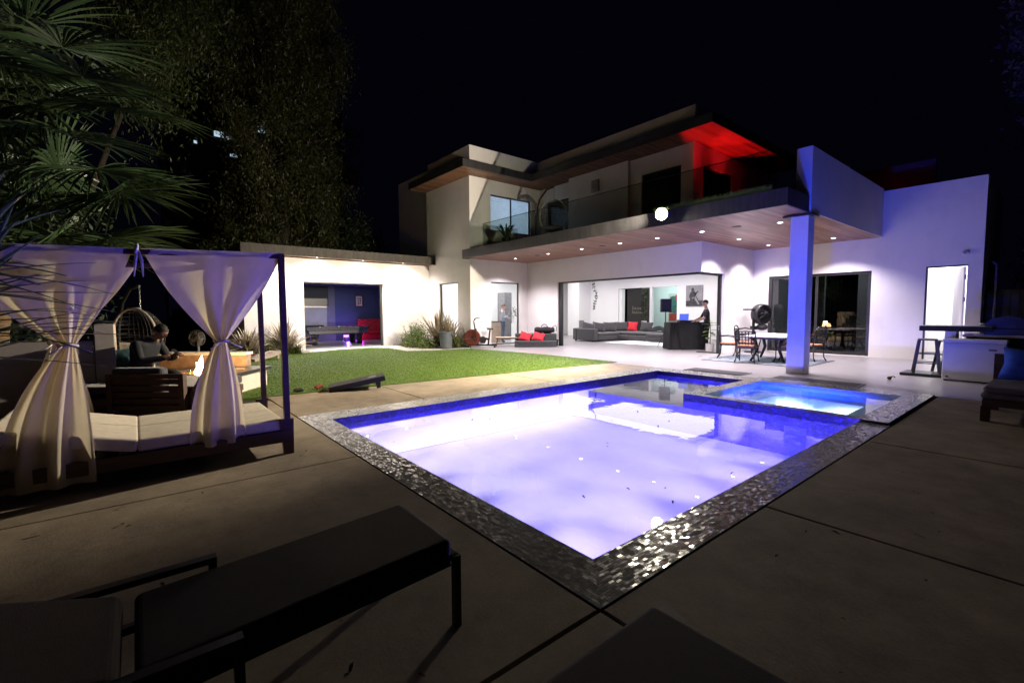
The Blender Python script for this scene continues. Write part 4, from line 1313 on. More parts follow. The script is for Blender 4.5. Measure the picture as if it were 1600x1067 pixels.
q = MB(); 
for s in (-1, 1): q.tube([(X1 + .03, .045, 2.0), (X1 + .05, .05 + s * .02, 1.9), (X1 + .04, .045 + s * .03, 1.76)], [.010, .012, .004], 6)
q.tube([(X1 - .02, .045, 2.04), (X1 + .05, .045, 2.01), (X1 + .05, .03, 1.96), (X1 + .0, .05, 1.95)], .012, 6)
solo(q, 'cord', 'cream_string', 'knotted cord dangling between the two front curtains', 'cord', (X1, .045, 1.9), smooth=True)

q = MB(); q.lathe([(.052, -.055), (.062, -.05), (.062, .05), (.052, .055)], (0, 0, .062), 24, 'x')
t = thing('portable_speaker', 'small black drum shaped speaker lying on the cream mattress', 'speaker', (-5.72, .80, .365), math.radians(35))
q.build('body', 'black_plastic', t, smooth=False, bevel=.006)
q = MB(); q.lathe([(.001, 0), (.040, 0), (.046, .004)], (.056, 0, .062), 22, 'x'); q.build('cone', 'light_grey_cloth', t, smooth=True)
q = MB(); q.lathe([(.063, -.035), (.064, .035)], (0, 0, .062), 24, 'x', caps=False); q.build('band', 'light_grey_cloth', t, smooth=True)

# garden wall with taller end pier
gw = thing('garden_wall', 'beige stucco garden wall with a taller end pier behind the daybed', 'wall', (-9, -1.5, 0), world=True)
q = MB(); q.box(-9.12, -8.9, -9, -.47, -.02, 1.06); q.build('low_wall', 'garden_stucco', gw)
q = MB(); q.box(-9.7, -8.86, -.46, -.24, -.02, 1.29); q.build('pier', 'garden_stucco', gw, bevel=.01)

# slatted outdoor sofa, its back to the camera
rz = math.atan2(.774, .633)
so = thing('outdoor_sofa', 'dark slatted wooden outdoor sofa seen from behind, past the daybed', 'sofa', (-7.63, .09, 0), rz)
# local x = along the back (image right), local y = away from the camera
q = MB()
for x in (-.48, .46): q.box(x - .035, x + .035, -.035, .035, 0, .66)
q.box(-.445, .425, -.025, .025, .60, .66)
for i in range(6): q.box(-.445, .425, -.012, .012, .10 + i * .085, .165 + i * .085)
q.build('slatted_back', 'dark_wood', so)
q = MB(); q.box(-1.5, .46, .05, 1.35, .22, .32)
for x in (-1.45, .42):
    for y in (.1, 1.3): q.box(x - .03, x + .03, y - .03, y + .03, 0, .22)
q.build('seat_frame', 'dark_wood', so)
q = MB(); q.box(-1.5, .46, .22, 1.35, .33, .46); q.build('seat_cushion', 'grey_cloth', so, bevel=.04, seg=3)
q = MB(); q.box(-.52, .16, .04, .19, .33, .735); q.build('back_cushion', 'grey_cloth', so, bevel=.05, seg=3)
def rpt(x, y, z=0):    # point in the sofa's frame -> world
    c, s = math.cos(rz), math.sin(rz)
    return (-7.63 + c * x - s * y, .09 + s * x + c * y, z)
Mz = Matrix.Rotation(rz + .3, 3, 'Z') @ Matrix.Rotation(math.radians(-14), 3, 'X')
p = rpt(-1.22, .95, .68); q = MB(); q.pillow((0, 0, 0), .5, .5, .17, Mz)
solo(q, 'cushion', 'teal_pattern', 'teal patterned cushion behind the back of the seated man', 'cushion', p, smooth=True, local=True)
p = rpt(-1.10, 1.22, .76); q = MB(); q.pillow((0, 0, 0), .5, .5, .16, Mz)
solo(q, 'cushion', 'pale_knit', 'pale knitted cushion above the teal one behind the seated man', 'cushion', p, smooth=True, local=True)
p = rpt(.60, .18, .27); q = MB(); q.pillow((0, 0, 0), .46, .46, .16, Matrix.Rotation(rz - .2, 3, 'Z') @ Matrix.Rotation(math.radians(35), 3, 'Y'))
solo(q, 'cushion', 'patterned_pillow', 'patterned mauve cushion leaning on the right end of the slatted sofa', 'cushion', p, smooth=True, local=True)

# fire pit
fp = thing('fire_pit', 'pale stucco fire pit with dark stone ledge and burning flames', 'fire pit', (-10.05, .98, 0), rz)
q = MB(); q.box(-.72, .70, -.75, .75, 0, .32); q.build('base', 'pit_stucco', fp)
q = MB()
for a in ((-.78, .76, -.82, -.42), (-.78, .76, .42, .82), (-.78, -.50, -.42, .42), (.50, .76, -.42, .42)): q.box(*a, .322, .385)
q.build('ledge', 'black_stone', fp, bevel=.008)
q = MB(); q.box(-1.5, .25, .84, 1.0, 0, .60); q.build('windbreak', 'pit_brick', fp)
q = MB(); q.box(-1.52, .27, .80, 1.06, .602, .66); q.build('windbreak_cap', 'pale_stone', fp, bevel=.008)
q = MB(); q.box(-.50, .50, -.42, .42, .325, .34); q.build('lava_bed', 'ember', fp)
fr = random.Random(4)
for i in range(9):
    x, y = fr.uniform(-.12, .38), fr.uniform(-.25, .25); h = fr.uniform(.16, .36); ph0 = fr.uniform(0, 6)
    q = MB(); q.tube([(x + .03 * math.sin(ph0 + 3 * t) * t, y + .03 * math.cos(ph0 + 2 * t) * t, .34 + h * t) for t in (0, .2, .45, .7, .9, 1)], [.035, .06, .05, .032, .014, .002], 8)
    q.build('flame', 'flame', fp, smooth=True)
gp = (-9.52, .66, .385)
t = thing('drinking_glass', 'clear tumbler standing on the dark ledge of the fire pit', 'glass', gp)
q = MB(); q.lathe([(.001, 0), (.034, 0), (.040, .10), (.036, .10), (.031, .012), (.001, .012)], n=20, caps=False); q.build('tumbler', 'drink_glass', t, smooth=True)
q = MB(); q.lathe([(.001, .014), (.031, .014), (.033, .05), (.001, .05)], n=18, caps=False); q.build('drink', 'pane_mint', t, smooth=True)

# hanging egg chairs
def egg_chair(label, loc, rz, mat, arch=True):
    t = thing('hanging_chair', label, 'hanging chair', loc, rz)
    q = MB()
    q.tube([(.62 * math.cos(a), .62 * math.sin(a) , .02) for a in [i * 2 * PI / 30 for i in range(30)]], .025, 8, closed=True)
    pts = [(-.58, .2, .02), (-.66, .22, .6), (-.64, .22, 1.15), (-.50, .18, 1.65), (-.25, .08, 1.93), (0, .0, 1.98)]
    q.tube(pts, .03, 10); q.build('stand', mat, t, smooth=True)
    q = MB()
    for i in range(9):
        z = 1.96 - i * .05
        q.tube([(.012 * math.cos(a) * (1 if i % 2 else 0), .012 * math.cos(a) * (0 if i % 2 else 1), z + .028 * math.sin(a)) for a in [k * 2 * PI / 10 for k in range(10)]], .005, 5, closed=True)
    q.build('chain', 'chrome', t, smooth=True)
    q = MB()
    rim = [(.43 * math.sin(a), -.18, .98 + .56 * math.cos(a)) for a in [i * 2 * PI / 36 for i in range(36)]]
    q.tube(rim, .022, 8, closed=True); q.tube([(0, 0, 1.54), (0, -.18, 1.54)], .02, 8); q.build('rim', 'rattan_grey', t, smooth=True)
    q = MB()
    for i in range(-5, 6):
        s = i / 6
        q.tube([(.43 * s * math.sqrt(max(0, 1 - (b * .98) ** 2)) * 1.0, -.18 + .42 * math.sqrt(max(0, 1 - b * b)) * math.sqrt(1 - s * s * .7), .98 + .56 * b) for b in [j / 10 for j in range(-10, 11)]], .008, 5)
    for j in range(-6, 7):
        b = j / 7
        rr = math.sqrt(1 - b * b)
        q.tube([(.43 * rr * math.sin(a), -.18 + .42 * rr * math.cos(a) , .98 + .56 * b) for a in [k * PI / 16 - PI / 2 for k in range(17)]], .008, 5)
    q.build('basket', mat, t, smooth=True)
    q = MB(); q.pillow((0, .0, .58), .62, .5, .2, Matrix.Rotation(math.radians(80), 3, 'X')); q.build('seat_pad', 'light_grey_cloth', t, smooth=True)
    return t
egg_chair('grey hanging egg chair on a curved stand behind the seated man', (-11.6, .10, 0), rz, 'black_metal')
ec = egg_chair('dark hanging egg chair up on the balcony', (-12.72, 12.5, 3.87), math.radians(35), 'black_metal'); ec.scale = (1.2, 1.2, 1.14)

# round standing fan seen past the curtain
t = thing('pedestal_fan', 'round grey pedestal fan standing behind the fire pit', 'fan', (-13.2, 1.15, 0), rz)
q = MB(); q.lathe([(.2, 0), (.2, .03), (.03, .05)], n=20); q.tube([(0, 0, .03), (0, 0, .95)], .022, 8); q.build('pole', 'light_grey_cloth', t)
q = MB()
for r_ in (.05, .10, .15, .19): q.tube([(r_ * math.cos(a), -.06 + (.02 if r_ > .16 else 0), .85 + r_ * math.sin(a)) for a in [i * 2 * PI / 26 for i in range(26)]], .006, 5, closed=True)
for i in range(12): a = i * PI / 6; q.tube([(0, -.07, .85), (.19 * math.cos(a), -.04, .85 + .19 * math.sin(a))], .004, 4)
q.build('grille', 'rattan_grey', t)
q = MB()
for i in range(4):
    a = i * PI / 2 + .4
    q.quad((.02 * math.cos(a), -.02, .85 + .02 * math.sin(a)), (.17 * math.cos(a - .35), -.04, .85 + .17 * math.sin(a - .35)), (.18 * math.cos(a + .2), .01, .85 + .18 * math.sin(a + .2)), (.03 * math.cos(a + 1), .0, .85 + .03 * math.sin(a + 1)))
q.build('blade', 'grey_metal', t)
q = MB(); q.lathe([(.05, -.05), (.08, 0), (.06, .12)], (0, 0, .85), 16, 'y'); q.build('motor', 'grey_metal', t, smooth=True)

# cornhole boards and bean bags on the lawn
def board(label, loc, rz, mat, hole):
    t = thing('cornhole_board', label, 'cornhole board', loc, rz, 'cornhole boards on the lawn')
    L_, W_ = 1.0, .50
    a = math.atan2(.17, L_)
    M = Matrix.Translation((0, 0, .06)) @ Matrix.Rotation(a, 4, 'Y').inverted()
    q = MB(); q.box(0, L_, -W_ / 2, W_ / 2, 0, .016); q.xform(M); q.build('deck', mat, t)
    q = MB()
    for b in ((0, L_, -W_ / 2, -W_ / 2 + .03), (0, L_, W_ / 2 - .03, W_ / 2), (0, .03, -W_ / 2 + .03, W_ / 2 - .03), (L_ - .03, L_, -W_ / 2 + .03, W_ / 2 - .03)): q.box(*b, -.075, -.001)
    q.xform(M); q.build('box_frame', mat, t)
    q = MB(); q.lathe([(.001, .0175), (.078, .0175), (.085, .0168)], (L_ - .22, 0, 0), 24, caps=False); q.xform(M); q.build('hole', hole, t)
    for y in (-W_ / 2 + .06, W_ / 2 - .06):
        q = MB(); q.box(L_ - .16, L_ - .09, y - .02, y + .02, .012, .21); q.build('leg', mat, t)
    return t
board('black cornhole board on the near edge of the lawn', (-8.75, 2.75, .01), math.radians(70), 'cornhole_black', 'black_stone')
board('pale wooden cornhole board with red mark beside the flax plants', (-15.4, 2.55, .01), math.radians(120), 'cornhole_wood', 'bean_red')
board('pale cornhole board at the far left end of the lawn near the curtain', (-14.6, 1.9, .01), math.radians(150), 'cornhole_wood', 'ink_dark')
q = MB(); q.pillow((0, 0, .03), .17, .15, .06, Matrix.Rotation(PI / 2 + .25, 3, 'X')); solo(q, 'bean_bag', 'bean_red', 'red brown bean bag on the grass left of the black cornhole board', 'bean bag', (-8.95, 2.62, .03), smooth=True, local=True)
q = MB(); q.pillow((0, 0, .0), .16, .15, .06, Matrix.Rotation(PI / 2, 3, 'X')); solo(q, 'bean_bag', 'black_cloth', 'black bean bag lying flat on the lawn by the stone strip', 'bean bag', (-8.9, 2.25, .045), smooth=True, local=True)
q = MB(); q.pillow((0, 0, .0), .16, .15, .06, Matrix.Rotation(PI / 2 - .3, 3, 'X')); solo(q, 'bean_bag', 'bean_red', 'red bean bag lying on the wooden cornhole board', 'bean bag', (-15.72, 2.72, .20), smooth=True, local=True)

# ------------------------------------------------------------------ the two loungers in front of the camera
lg = thing('sun_lounger', 'dark brown cushioned sun lounger with black metal frame, lower left foreground', 'sun lounger', (-2.02, .5, 0), world=True)
def tilt(y): return .365 + (y + .05) * .05
q = MB()
def slabm(x0, x1, y0, y1, z0, z1, th):
    return [(x0, y0, z0 - th), (x1, y0, z0 - th), (x1, y1, z1 - th), (x0, y1, z1 - th), (x0, y0, z0), (x1, y0, z0), (x1, y1, z1), (x0, y1, z1)]
HB = [(3, 2, 1, 0), (4, 5, 6, 7), (0, 1, 5, 4), (1, 2, 6, 5), (2, 3, 7, 6), (3, 0, 4, 7)]
q._add(slabm(-2.27, -1.745, -.05, 1.07, tilt(-.05), tilt(1.07), .10), HB); q.build('seat_cushion', 'brown_lounger_cloth', lg, bevel=.025, seg=4)
q = MB(); q._add(slabm(-2.28, -1.73, -.78, -.085, .60, .375, .10), HB); q.build('back_cushion', 'brown_lounger_cloth', lg, bevel=.03, seg=4)
q = MB()
for x in (-2.24, -1.775): q.bar((x, -.7, .215), (x, 1.07, .303), .03)
q.box(-2.224, -1.791, 1.03, 1.06, .285, .315); q.box(-2.224, -1.791, .2, .23, .245, .27); q.build('frame', 'black_metal', lg)
for x in (-2.27, -1.755):
    q = MB(); q.bar((x, 1.095, 0), (x, 1.095, .335), .032); q.build('leg', 'black_metal', lg)
q = MB(); q.box(-2.27, -1.755, 1.08, 1.11, .30, .335); q.build('end_rail', 'black_metal', lg)
for x in (-2.335, -1.69):
    q = MB(); q.box(x - .022, x + .022, -.5, .23, .37, .395); q.box(x - .014, x + .014, .20, .23, .0, .37); q.box(x - .014, x + .014, -.5, -.47, .0, .37)
    q.build('armrest', 'black_metal', lg)
lg2 = thing('sun_lounger', 'dark lounger cushion corner at the bottom edge, right of the first lounger', 'sun lounger', (-.66, .9, 0), world=True)
q = MB(); q.box(-.92, -.38, .25, 1.40, .30, .40); q.build('seat_cushion', 'brown_lounger_cloth', lg2, bevel=.025, seg=4)
q = MB()
for x in (-.89, -.41): q.box(x - .015, x + .015, -.2, 1.37, .265, .295)
q.box(-.89, -.41, 1.34, 1.37, .265, .295); q.build('frame', 'black_metal', lg2)
for x in (-.89, -.41):
    q = MB(); q.bar((x, 1.30, 0), (x, 1.30, .265), .03); q.build('leg', 'black_metal', lg2)
    q = MB(); q.bar((x, .3, 0), (x, .3, .265), .03); q.build('leg', 'black_metal', lg2)

# ------------------------------------------------------------------ fallen leaves, each its own object
q = MB()
def lf(u, v):
    x = u - .5; w = .22 * math.sin(PI * min(.98, u + .02)) ** .8
    return (x * .06, (v - .5) * w * .1, .006 * math.sin(u * 5) + .004 * abs(v - .5))
q.grid(lf, 8, 4)
leaf0 = q.build('fallen_leaf', 'dry_leaf', None, smooth=True)
tag(leaf0, 'small dry brown leaf lying on the dark concrete deck', 'leaf', 'fallen leaves on the deck')
lr = random.Random(21); first = True
def leaf(x, y, z, s, label, group):
    global first
    o = leaf0 if first else leaf0.copy()
    if not first: COL.objects.link(o)
    first = False
    o.location = (x, y, z); o.rotation_euler = (lr.uniform(-.3, .3), lr.uniform(-.3, .3), lr.uniform(0, 6.28)); o.scale = (s, s, s)
    o['label'] = label; o['group'] = group
for i in range(78):
    while True:
        x, y = lr.uniform(-5.5, 1.2), lr.uniform(-.8, 5.5)
        if x > PX1 + .15 or y < PY0 - .15: break
    leaf(x, y, .008, lr.uniform(.3, .95), 'small dry brown leaf lying on the dark concrete deck', 'fallen leaves on the deck')
for i in range(26):
    x, y = lr.uniform(-5.9, -1.9), lr.uniform(2.2, 6.4)
    leaf(x, y, WZ + .006, lr.uniform(.4, .95), 'small dark leaf floating on the violet pool water', 'leaves floating on the pool')
# ------------------------------------------------------------------ patio and living room furniture
def cush(x0, x1, y0, y1, z0, z1):
    m = MB(); m.box(x0, x1, y0, y1, z0, z1); return m
# foam flip sofa
rzd = math.radians(47)
fs = thing('foam_sofa', 'dark grey block foam sofa against the patio wall', 'foam sofa', (-14.05, 12.75, 0), rzd)
cush(-.85, .85, -.45, .30, .0, .13).build('lower_block', 'charcoal_cloth', fs, bevel=.02, seg=3)
cush(-.85, .85, -.45, .30, .132, .25).build('seat_block', 'charcoal_cloth', fs, bevel=.02, seg=3)
cush(-.85, .85, -.02, .42, .252, .39).build('back_block', 'charcoal_cloth', fs, bevel=.02, seg=3)
cush(-.85, .85, -.02, .42, .392, .53).build('back_block', 'charcoal_cloth', fs, bevel=.02, seg=3)
def on(base, r, x, y, z=0.):
    c, s = math.cos(r), math.sin(r)
    return (base[0] + c * x - s * y, base[1] + s * x + c * y, z)
for x, lab, tl in ((-.42, 'red cushion on the left of the foam sofa', 30), (.12, 'red cushion on the right of the foam sofa', 42)):
    q = MB(); q.pillow((0, 0, 0), .48, .42, .15, Matrix.Rotation(rzd + .15, 3, 'Z') @ Matrix.Rotation(math.radians(-tl), 3, 'X') @ Matrix.Rotation(.35, 3, 'Y'))
    solo(q, 'cushion', 'red_cloth', lab, 'cushion', on((-14.05, 12.75), rzd, x, -.16, .41), smooth=True, local=True)
t = thing('duffel_bag', 'black duffel bag with handles on the back of the foam sofa', 'bag', on((-14.05, 12.75), rzd, .36, .2, .53), rzd)
q = MB()
q.grid(lambda u, v: (-.42 + .84 * u, (.15 + .02 * math.sin(9 * u)) * math.cos(2 * PI * v) * (1 - abs(2 * u - 1) ** 6 * .5), .13 + (.125 + .02 * math.sin(13 * u + 3 * math.cos(6 * v))) * math.sin(2 * PI * v) * (1 - abs(2 * u - 1) ** 6 * .4)), 36, 20)
q.build('body', 'black_cloth', t, smooth=True)
for s in (-.06, .07):
    q = MB(); q.tube([(-.14 + .28 * k / 10, s, .24 + .13 * math.sin(PI * k / 10) ** .6) for k in range(11)], .014, 6); q.build('handle', 'black_cloth', t, smooth=True)
q = MB(); q.tube([(.30, 0, .22), (.42, .02, .31), (.46, .03, .34), (.50, .03, .22), (.48, .0, .08)], .014, 6); q.build('strap', 'black_cloth', t, smooth=True)

t = thing('side_table', 'low walnut side table with pale top on the patio', 'table', (-15.0, 12.0, 0), math.radians(50))
q = MB(); q.box(-.48, .48, -.26, .26, .35, .38); q.build('top', 'beige_wood', t, bevel=.006)
q = MB(); q.box(-.44, .44, -.22, .22, .31, .349); q.build('apron', 'walnut', t)
for x in (-.42, .42):
    for y in (-.2, .2):
        q = MB(); q.bar((x * 1.06, y * 1.06, 0), (x * .95, y * .95, .31), .035); q.build('leg', 'walnut', t)

# exercise bike
t = thing('exercise_bike', 'black and rust red fan exercise bike beside the shrubs', 'exercise bike', (-15.2, 10.9, 0), math.radians(51))
q = MB()
q.lathe([(.30, -.06), (.33, -.05), (.33, .05), (.30, .06)], (-.42, 0, .40), 30, 'y'); q.build('fan_cage', 'rust_red', t, smooth=False)
q = MB()
for k in range(12):
    a = k * PI / 6; q.bar((-.42, -.065, .40), (-.42 + .31 * math.cos(a), -.065, .40 + .31 * math.sin(a)), .014)
q.build('cage_spoke', 'black_metal', t)
q = MB(); q.box(-.62, .55, -.05, .05, .06, .12); q.box(-.6, -.53, -.28, .28, .0, .06); q.box(.45, .52, -.28, .28, 0, .06)
q.bar((-.2, 0, .12), (-.28, 0, .75), .06); q.bar((.22, 0, .12), (.30, 0, .72), .06); q.bar((-.2, 0, .40), (.28, 0, .32), .08); q.build('frame', 'black_metal', t)
q = MB(); q.grid(lambda u, v: (-.05 + .24 * math.cos(2 * PI * u), (v - .5) * .12, .30 + .14 * math.sin(2 * PI * u)), 24, 2); q.lathe([(.02, -.06), (.14, -.06), (.14, .06), (.02, .06)], (0, 0, .30), 20, 'y'); q.build('crank_case', 'black_plastic', t)
for s in (-1, 1):
    q = MB(); q.tube([(-.25, s * .16, .28), (-.32, s * .17, .8), (-.36, s * .18, 1.05), (-.30, s * .2, 1.17), (-.12, s * .22, 1.20)], .016, 7); q.build('handlebar', 'black_metal', t, smooth=True)
    q = MB(); q.box(-.02, .10, s * .12 - .05, s * .12 + .05, .17 + .1 * (s > 0), .20 + .1 * (s > 0)); q.build('pedal', 'black_plastic', t)
q = MB(); q.grid(lambda u, v: (.16 + .28 * u, (v - .5) * (.06 + .15 * u), .77 + .02 * math.sin(PI * u) + .02 * math.cos(PI * (v - .5))), 10, 6); q.box(.18, .43, -.06, .06, .71, .765); q.build('saddle', 'black_plastic', t, smooth=True)

# dustbin
t = thing('dustbin', 'grey plastic dustbin with rim and handles in front of the shrubs', 'dustbin', (-15.6, 9.42, 0), math.radians(40))
q = MB(); q.lathe([(.001, 0), (.20, 0), (.22, .05), (.25, .62), (.22, .62), (.19, .08), (.001, .05)], n=28, caps=False); q.build('bin_body', 'grey_plastic', t, smooth=False)
q = MB(); q.lathe([(.25, .60), (.275, .60), (.28, .66), (.245, .665)], n=28, caps=False); q.build('rim', 'grey_plastic', t)
for s in (-1, 1):
    q = MB(); q.box(s * .26 - .03, s * .26 + .03, -.08, .08, .52, .59); q.build('handle', 'grey_plastic', t, bevel=.01)
q = MB(); q.lathe([(.13, .0), (.16, .26), (.17, .27), (.15, .27), (.12, .03)], n=20, caps=False); q.lathe([(.001, .22), (.148, .22)], n=20, caps=False)
solo(q, 'plant_pot', 'black_plastic', 'black empty pot at the foot of the opening frame', 'pot', (-13.62, 13.42, 0), local=True)

# hanging vine
t = thing('hanging_vine', 'thin green vine hanging from the ceiling inside the living room', 'plant', (-13.3, 15.6, 3.3))
vr = random.Random(2); q = MB(); pts = []
for i in range(16): pts.append((.05 * math.sin(i * .8), .05 * math.cos(i * .6) - .05, -.12 * i + .0))
q.tube(pts, .006, 5); q.build('stem', 'stem_green', t)
P = np.array([[x + vr.uniform(-.06, .06), y + vr.uniform(-.06, .06), z + vr.uniform(-.05, .05)] for x, y, z in pts for _ in range(7)]); Dd = np.array([[vr.uniform(-1, 1), vr.uniform(-1, 1), vr.uniform(-1.5, .2)] for _ in P])
mesh_np('leaves', leaf_quads(P, Dd, np.full(len(P), .09), np.full(len(P), .05), NR), 4, 'leaf_dark', t)

# grey sectional sofa
ss = thing('sectional_sofa', 'long charcoal grey sectional sofa across the living room', 'sofa', (-13.6, 18.0, 0), world=True)
cush(-15.3, -14.2, 16.55, 16.85, .06, .60).build('armrest', 'grey_cloth', ss, bevel=.03, seg=3)
cush(-15.3, -14.2, 16.86, 20.3, .06, .26).build('base', 'grey_cloth', ss, bevel=.02)
cush(-15.55, -15.31, 16.55, 20.3, .06, .62).build('backrest', 'grey_cloth', ss, bevel=.04, seg=3)
cush(-14.19, -12.6, 18.3, 20.3, .06, .26).build('chaise_base', 'grey_cloth', ss, bevel=.02)
cush(-15.3, -14.2, 16.87, 18.5, .265, .40).build('seat_cushion', 'grey_cloth', ss, bevel=.05, seg=4)
cush(-15.3, -12.58, 18.51, 20.3, .265, .40).build('seat_cushion', 'grey_cloth', ss, bevel=.05, seg=4)
for x, y in ((-14.3, 16.62), (-15.4, 16.62), (-12.7, 18.4)):
    q = MB(); q.box(x - .03, x + .03, y - .03, y + .03, 0, .06); q.build('foot', 'black_plastic', ss)
cr = random.Random(8)
for i, (x, y, mt, lab) in enumerate(((-15.1, 17.2, 'grey_cloth', 'small grey cushion at the left end of the sectional sofa'), (-15.05, 17.9, 'grey_cloth', 'wide grey cushion second from the left on the sectional sofa'),
                                     (-15.0, 18.7, 'grey_cloth', 'grey cushion in the middle of the sectional sofa'), (-14.95, 19.6, 'grey_cloth', 'grey cushion just left of the red one on the sectional sofa'),
                                     (-14.45, 19.85, 'red_cloth', 'red cushion among grey ones on the sectional sofa'), (-13.75, 20.05, 'grey_cloth', 'grey cushion right of the red one on the sectional sofa'))):
    q = MB(); q.pillow((0, 0, 0), .66 if i != 4 else .5, .52, .2, Matrix.Rotation(math.radians(62 - 10 * i + cr.uniform(-5, 5)), 3, 'Z') @ Matrix.Rotation(math.radians(-20), 3, 'X') @ Matrix.Rotation(cr.uniform(-.1, .25), 3, 'Y'))
    solo(q, 'cushion', mt, lab, 'cushion', (x, y, .63), 'cushions on the sectional sofa', smooth=True, local=True)
cush(-.6, .6, -.5, .5, .05, .30)
t = thing('ottoman', 'grey square ottoman between the sofa and the DJ table', 'ottoman', (-11.75, 18.6, 0))
cush(-.65, .65, -.55, .55, .05, .25).build('base', 'grey_cloth', t, bevel=.02); cush(-.66, .66, -.56, .56, .255, .40).build('cushion_top', 'grey_cloth', t, bevel=.06, seg=4)
cush(-.2, .5, .2, .55, .401, .56).build('bolster', 'grey_cloth', t, bevel=.06, seg=4)
q = MB()
q.grid(lambda u, v: (-.8 + 1.6 * u, -.35 + .7 * v, .03 + .22 * (math.sin(PI * u) * math.sin(PI * v)) ** .5 + .05 * math.sin(11 * u + 4 * v)), 24, 14)
solo(q, 'throw_blanket', 'black_cloth', 'rumpled black throw on the right end of the sectional sofa', 'blanket', (-13.0, 19.9, .40), smooth=True, local=True)
q = MB(); q.box(-1.9, 1.9, -1.1, 1.1, 0, .02); solo(q, 'rug', 'rug_white', 'white rug on the living room floor in front of the sofa', 'rug', (-11.6, 17.5, .001), local=True)
q = MB(); q.box(0, .22, -.09, .09, 0, .55); q.box(.05, .2, -.11, -.09, .3, .42); solo(q, 'wall_speaker', 'grey_metal', 'dark grey box fixed low on the white living room wall end', 'wall box', (-18.2, 19.99, .35), local=True)

# framed photograph, poster behind glass
t = thing('picture', 'large black and white framed photograph of a seated figure on the living room wall', 'picture', (-11.72, 20.985, 2.15))
q = MB(); q.box(-.43, .43, -.03, .0, -.5, .5); q.build('print', 'paper_grey', t)
q = MB(); q.box(-.42, .42, -.036, -.031, -.5, -.24)
q.ell((-.08, -.034, .29), .075, .004, .09, 14, 8); q.prism([(0, 0)] * 3, 0, 0) if False else None
def flat(poly, y=-.0345): q._add([(x, y - .003, z) for x, z in poly], [tuple(range(len(poly)))])
flat([(-.16, .20), (.02, .22), (.12, .05), (.05, -.05), (-.18, -.04), (-.24, .06)])
flat([(-.24, .06), (-.18, -.04), (.12, -.02), (.16, -.12), (-.2, -.16), (-.26, -.06)])
flat([(-.2, -.12), (.18, -.12), (.30, -.42), (.2, -.46), (.05, -.2), (.0, -.46), (-.24, -.46)], -.037)
flat([(.0, .1), (.2, .24), (.22, .2), (.08, .02)])
q.build('figure', 'ink_dark', t)
q = MB()
q._add([(x, -.0405, z) for x, z in [(-.05, -.06), (.06, -.02), (.28, -.40), (.22, -.44)]], [(0, 1, 2, 3)]); q._add([(x, -.0405, z) for x, z in [(-.12, -.10), (.1, -.02), (.12, -.06), (-.1, -.15)]], [(0, 1, 2, 3)])
q.build('highlight', 'paper_grey', t)
t = thing('poster', 'red and dark green poster on the wall behind the glass partition', 'poster', (-14.6, 24.28, 1.62))
q = MB(); q.box(-.55, .55, -.02, 0, -.8, .8); q.build('sheet', 'paper_cream', t)
q = MB(); q.grid(lambda u, v: (.1 + .33 * u * math.cos(2 * PI * v), -.024, .52 + .22 * u * math.sin(2 * PI * v)), 4, 18); q.box(-.52, .0, -.026, -.021, -.78, -.35); q.build('red_print', 'ink_red', t)
q = MB(); q._add([(x, -.028, z) for x, z in [(-.45, .6), (-.2, .68), (.05, .2), (.3, .05), (.1, -.2), (.0, -.35), (-.5, -.3)]], [tuple(range(7))]); q.build('green_print', 'ink_green', t)
t = thing('planter', 'slim plant beside the white pilaster behind the sofa', 'plant', (-14.28, 20.6, 0))
q = MB(); q.lathe([(.10, 0), (.14, .9), (.12, .9), (.10, .85)], n=16, caps=False); q.lathe([(.001, .84), (.115, .84)], n=16, caps=False); q.build('pot', 'terracotta_white', t)
P = np.array([[cr.uniform(-.12, .12), cr.uniform(-.12, .12), 1.0 + cr.random() * 1.5] for _ in range(160)]); Dd = np.array([[cr.uniform(-1, 1), cr.uniform(-1, 1), cr.uniform(-.5, 1)] for _ in P])
mesh_np('leaves', leaf_quads(P, Dd, np.full(len(P), .18), np.full(len(P), .06), NR), 4, 'leaf_dark', t)
q = MB(); q.tube([(0, 0, .84), (.02, .01, 1.6), (0, 0, 2.4)], .012, 6); q.build('stem', 'stem_green', t)

# DJ booth: cloth covered table, controller, laptop, speaker on stand
rd = math.atan2(.774, .633)
DJ0 = (-9.25, 16.05)
t = thing('dj_table', 'folding table draped to the floor in black cloth in front of the DJ', 'table', (*DJ0, 0), rd)
q = MB(); q.box(-.72, .62, -.32, .32, .97, 1.0); q.build('top', 'black_cloth', t)
q = MB()
def skirt(u, v):
    per = [(-.74, .33), (-.74, -.34), (.64, -.34), (.64, .33), (-.74, .33)]
    s = u * 4; i = min(3, int(s)); f = s - i
    a, b = per[i], per[i + 1]
    x, y = a[0] + (b[0] - a[0]) * f, a[1] + (b[1] - a[1]) * f
    k = 1 + .05 * (1 - v) + .025 * (1 - v) * math.sin(u * 130)
    return (x * k, y * k, .012 + .99 * v)
q.grid(skirt, 160, 10); q.build('skirt', 'black_cloth', t, smooth=True)
for s in (0, 1):
    q = MB(); q.bar((-.80 + .02, -.42, 0), (-.60, -.40, 1.0), .03); q.bar((-.30, -.43, 0), (-.55, -.41, .98), .03)
    if s == 0: q.build('trestle', 'black_metal', t)
t = thing('dj_controller', 'flat DJ mixing controller lit blue on the black table', 'controller', (*on(DJ0, rd, .05, .02, 1.0)[:2], 1.001), rd)
q = MB(); q.box(-.36, .36, -.18, .18, 0, .07); q.build('case', 'black_plastic', t, bevel=.01)
for x in (-.2, .2):
    q = MB(); q.lathe([(.11, .071), (.11, .085), (.02, .09)], (x, 0, 0), 22); q.build('platter', 'grey_metal', t)
q = MB()
for i in range(8): q.box(-.06 + .015 * i, -.053 + .015 * i, -.12, .1, .071, .082)
